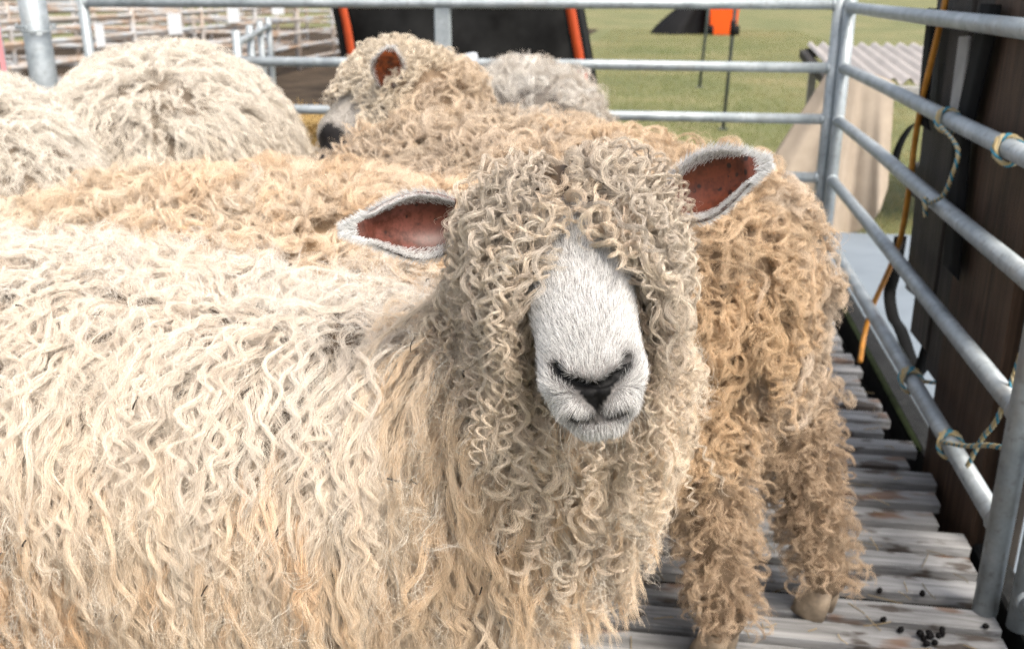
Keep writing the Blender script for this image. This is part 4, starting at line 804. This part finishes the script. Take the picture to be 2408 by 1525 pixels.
st5 = wool_style(2700, (.09, .15), 14, 16, .0045, .045, .6, .0085, .00030, layer=.045, lift=.45, noise=.35, nsc=11., rnd=.28, topamp=.6, fly=.12, frizz=.006)
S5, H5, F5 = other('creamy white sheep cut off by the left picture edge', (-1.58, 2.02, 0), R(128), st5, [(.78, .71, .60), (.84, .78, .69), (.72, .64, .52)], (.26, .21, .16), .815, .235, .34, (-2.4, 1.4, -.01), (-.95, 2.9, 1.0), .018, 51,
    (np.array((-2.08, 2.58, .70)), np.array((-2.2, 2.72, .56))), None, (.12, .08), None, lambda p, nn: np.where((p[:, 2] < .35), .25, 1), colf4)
st6 = wool_style(900, (.07, .12), 14, 14, .008, .05, .8, .014, .00040, layer=.05, lift=.55, noise=.8, nsc=9., rnd=.4, topamp=.6, fly=.08, frizz=.006)
S6, H6, F6 = other('greyish white sheep with big matted clumps standing against the back rail', (-.42, 3.14, 0), R(95), st6, [(.66, .61, .54), (.76, .72, .66), (.58, .50, .41), (.80, .77, .72)], (.15, .13, .11), 0.775, .20, .27, (-.92, 2.55, -.01), (.1, 3.72, .98), .018, 61,
    (np.array((-.60, 3.52, .62)), np.array((-.62, 3.62, .47))), None, (.10, .075), None, lambda p, nn: np.where((p[:, 2] < .4), .25, 1), None)
# pale cloth on the far sheep's shoulder
q0 = [at(1028, 160, 2.86), at(1050, 140, 2.90), at(1085, 132, 2.95), at(1121, 128, 3.0)]; q1 = [at(1050, 182, 2.80), at(1075, 176, 2.82), at(1105, 165, 2.86), at(1124, 155, 2.92)]
A_ = spline(q0, 24); B_ = spline(q1, 24); V = []; nvv = 12
for j in range(nvv):
    v = j/(nvv-1)
    for i in range(24): V.append(A_[i]*(1-v)+B_[i]*v+np.array((0, -.012*math.sin(v*math.pi), .012*math.sin(v*math.pi)+.002*math.sin(i*.7))))
cb2 = np.mean(V, axis=0); cl_ = link('pale_cloth', mesh('pale_cloth', np.array(V)-cb2, [(j*24+i, j*24+i+1, (j+1)*24+i+1, (j+1)*24+i) for j in range(nvv-1) for i in range(23)]), M['cloth'], loc=tuple(cb2)); tag(cl_, 'pale bluish cloth lying on the far greyish sheep beside the curly head', 'cloth')
cl_.modifiers.new('thickness', 'SOLIDIFY').thickness = .006
print('flock', round(time.time()-T0, 1), NPTS)
# short grass near the table and loose straw
n_ = 60000; gp_ = np.stack([rng.uniform(-1.6, 3.6, n_), 4.05+rng.random(n_)**2.4*26, np.full(n_, GZ)], 1); gd = rng.normal(0, .35, (n_, 3)); gd[:, 2] = 1; Lg = rng.uniform(.02, .055, n_)
P_ = np.stack([gp_, gp_+gd*Lg[:, None]*.5, gp_+gd*Lg[:, None]+np.stack([gd[:, 0], gd[:, 1], -.3*np.ones(n_)], 1)*Lg[:, None]*.4], 1).astype(np.float32)
gc = lockcol(gp_, [(.13, .17, .04), (.22, .22, .08), (.36, .31, .16), (.16, .19, .06)], .5, 8)
go = curves_obj('grass', [(P_, np.tile(np.array((.0016, .0013, .0004)), (n_, 1)), gc)], M['grassblade'], None, (0, 0, 0)); tag(go, 'short meadow grass beyond the pen corner', 'grass', None, 'stuff')
n_ = 2600; hp_ = np.stack([rng.uniform(-.32, .32, n_), rng.uniform(-.26, .26, n_), rng.uniform(.25, .325, n_)], 1); fr_ = rng.random(n_) < .5; hp_[fr_, 1] = -.25-rng.random(fr_.sum())*.015; hp_[fr_, 2] = rng.uniform(-.31, .32, fr_.sum())
hd = rng.normal(0, 1, (n_, 3)); hd /= np.linalg.norm(hd, axis=1)[:, None]; P_ = np.stack([hp_-hd*.05, hp_+rng.normal(0, .006, (n_, 3)), hp_+hd*.05], 1).astype(np.float32)
curves_obj('straw', [(P_, np.full((n_, 3), .0016), np.array((.50, .36, .16))*(1+rng.normal(0, .2, (n_, 1))))], M['grassblade'], hbx, (0, 0, 0))

# straw and wisps of wool lying on the slats
n_ = 150; sp_ = np.stack([rng.uniform(-.1, .6, n_), rng.uniform(1.2, 2.6, n_), np.full(n_, .003)], 1); a_ = rng.uniform(0, 6.28, n_); dd_ = np.stack([np.cos(a_), np.sin(a_), np.zeros(n_)], 1); ls = rng.uniform(.006, .03, n_)[:, None]
so = curves_obj('straw_bits', [(np.stack([sp_-dd_*ls, sp_+rng.normal(0, .003, (n_, 3))*(1, 1, 0), sp_+dd_*ls], 1).astype(np.float32), np.full((n_, 3), .0008), np.array((.42, .32, .18))*rng.uniform(.4, 1.3, (n_, 1)))], M['grassblade'], None, (0, 0, 0)); tag(so, 'scattered bits of straw on the slats', 'straw', None, 'stuff')


print('static', round(time.time()-T0, 1))
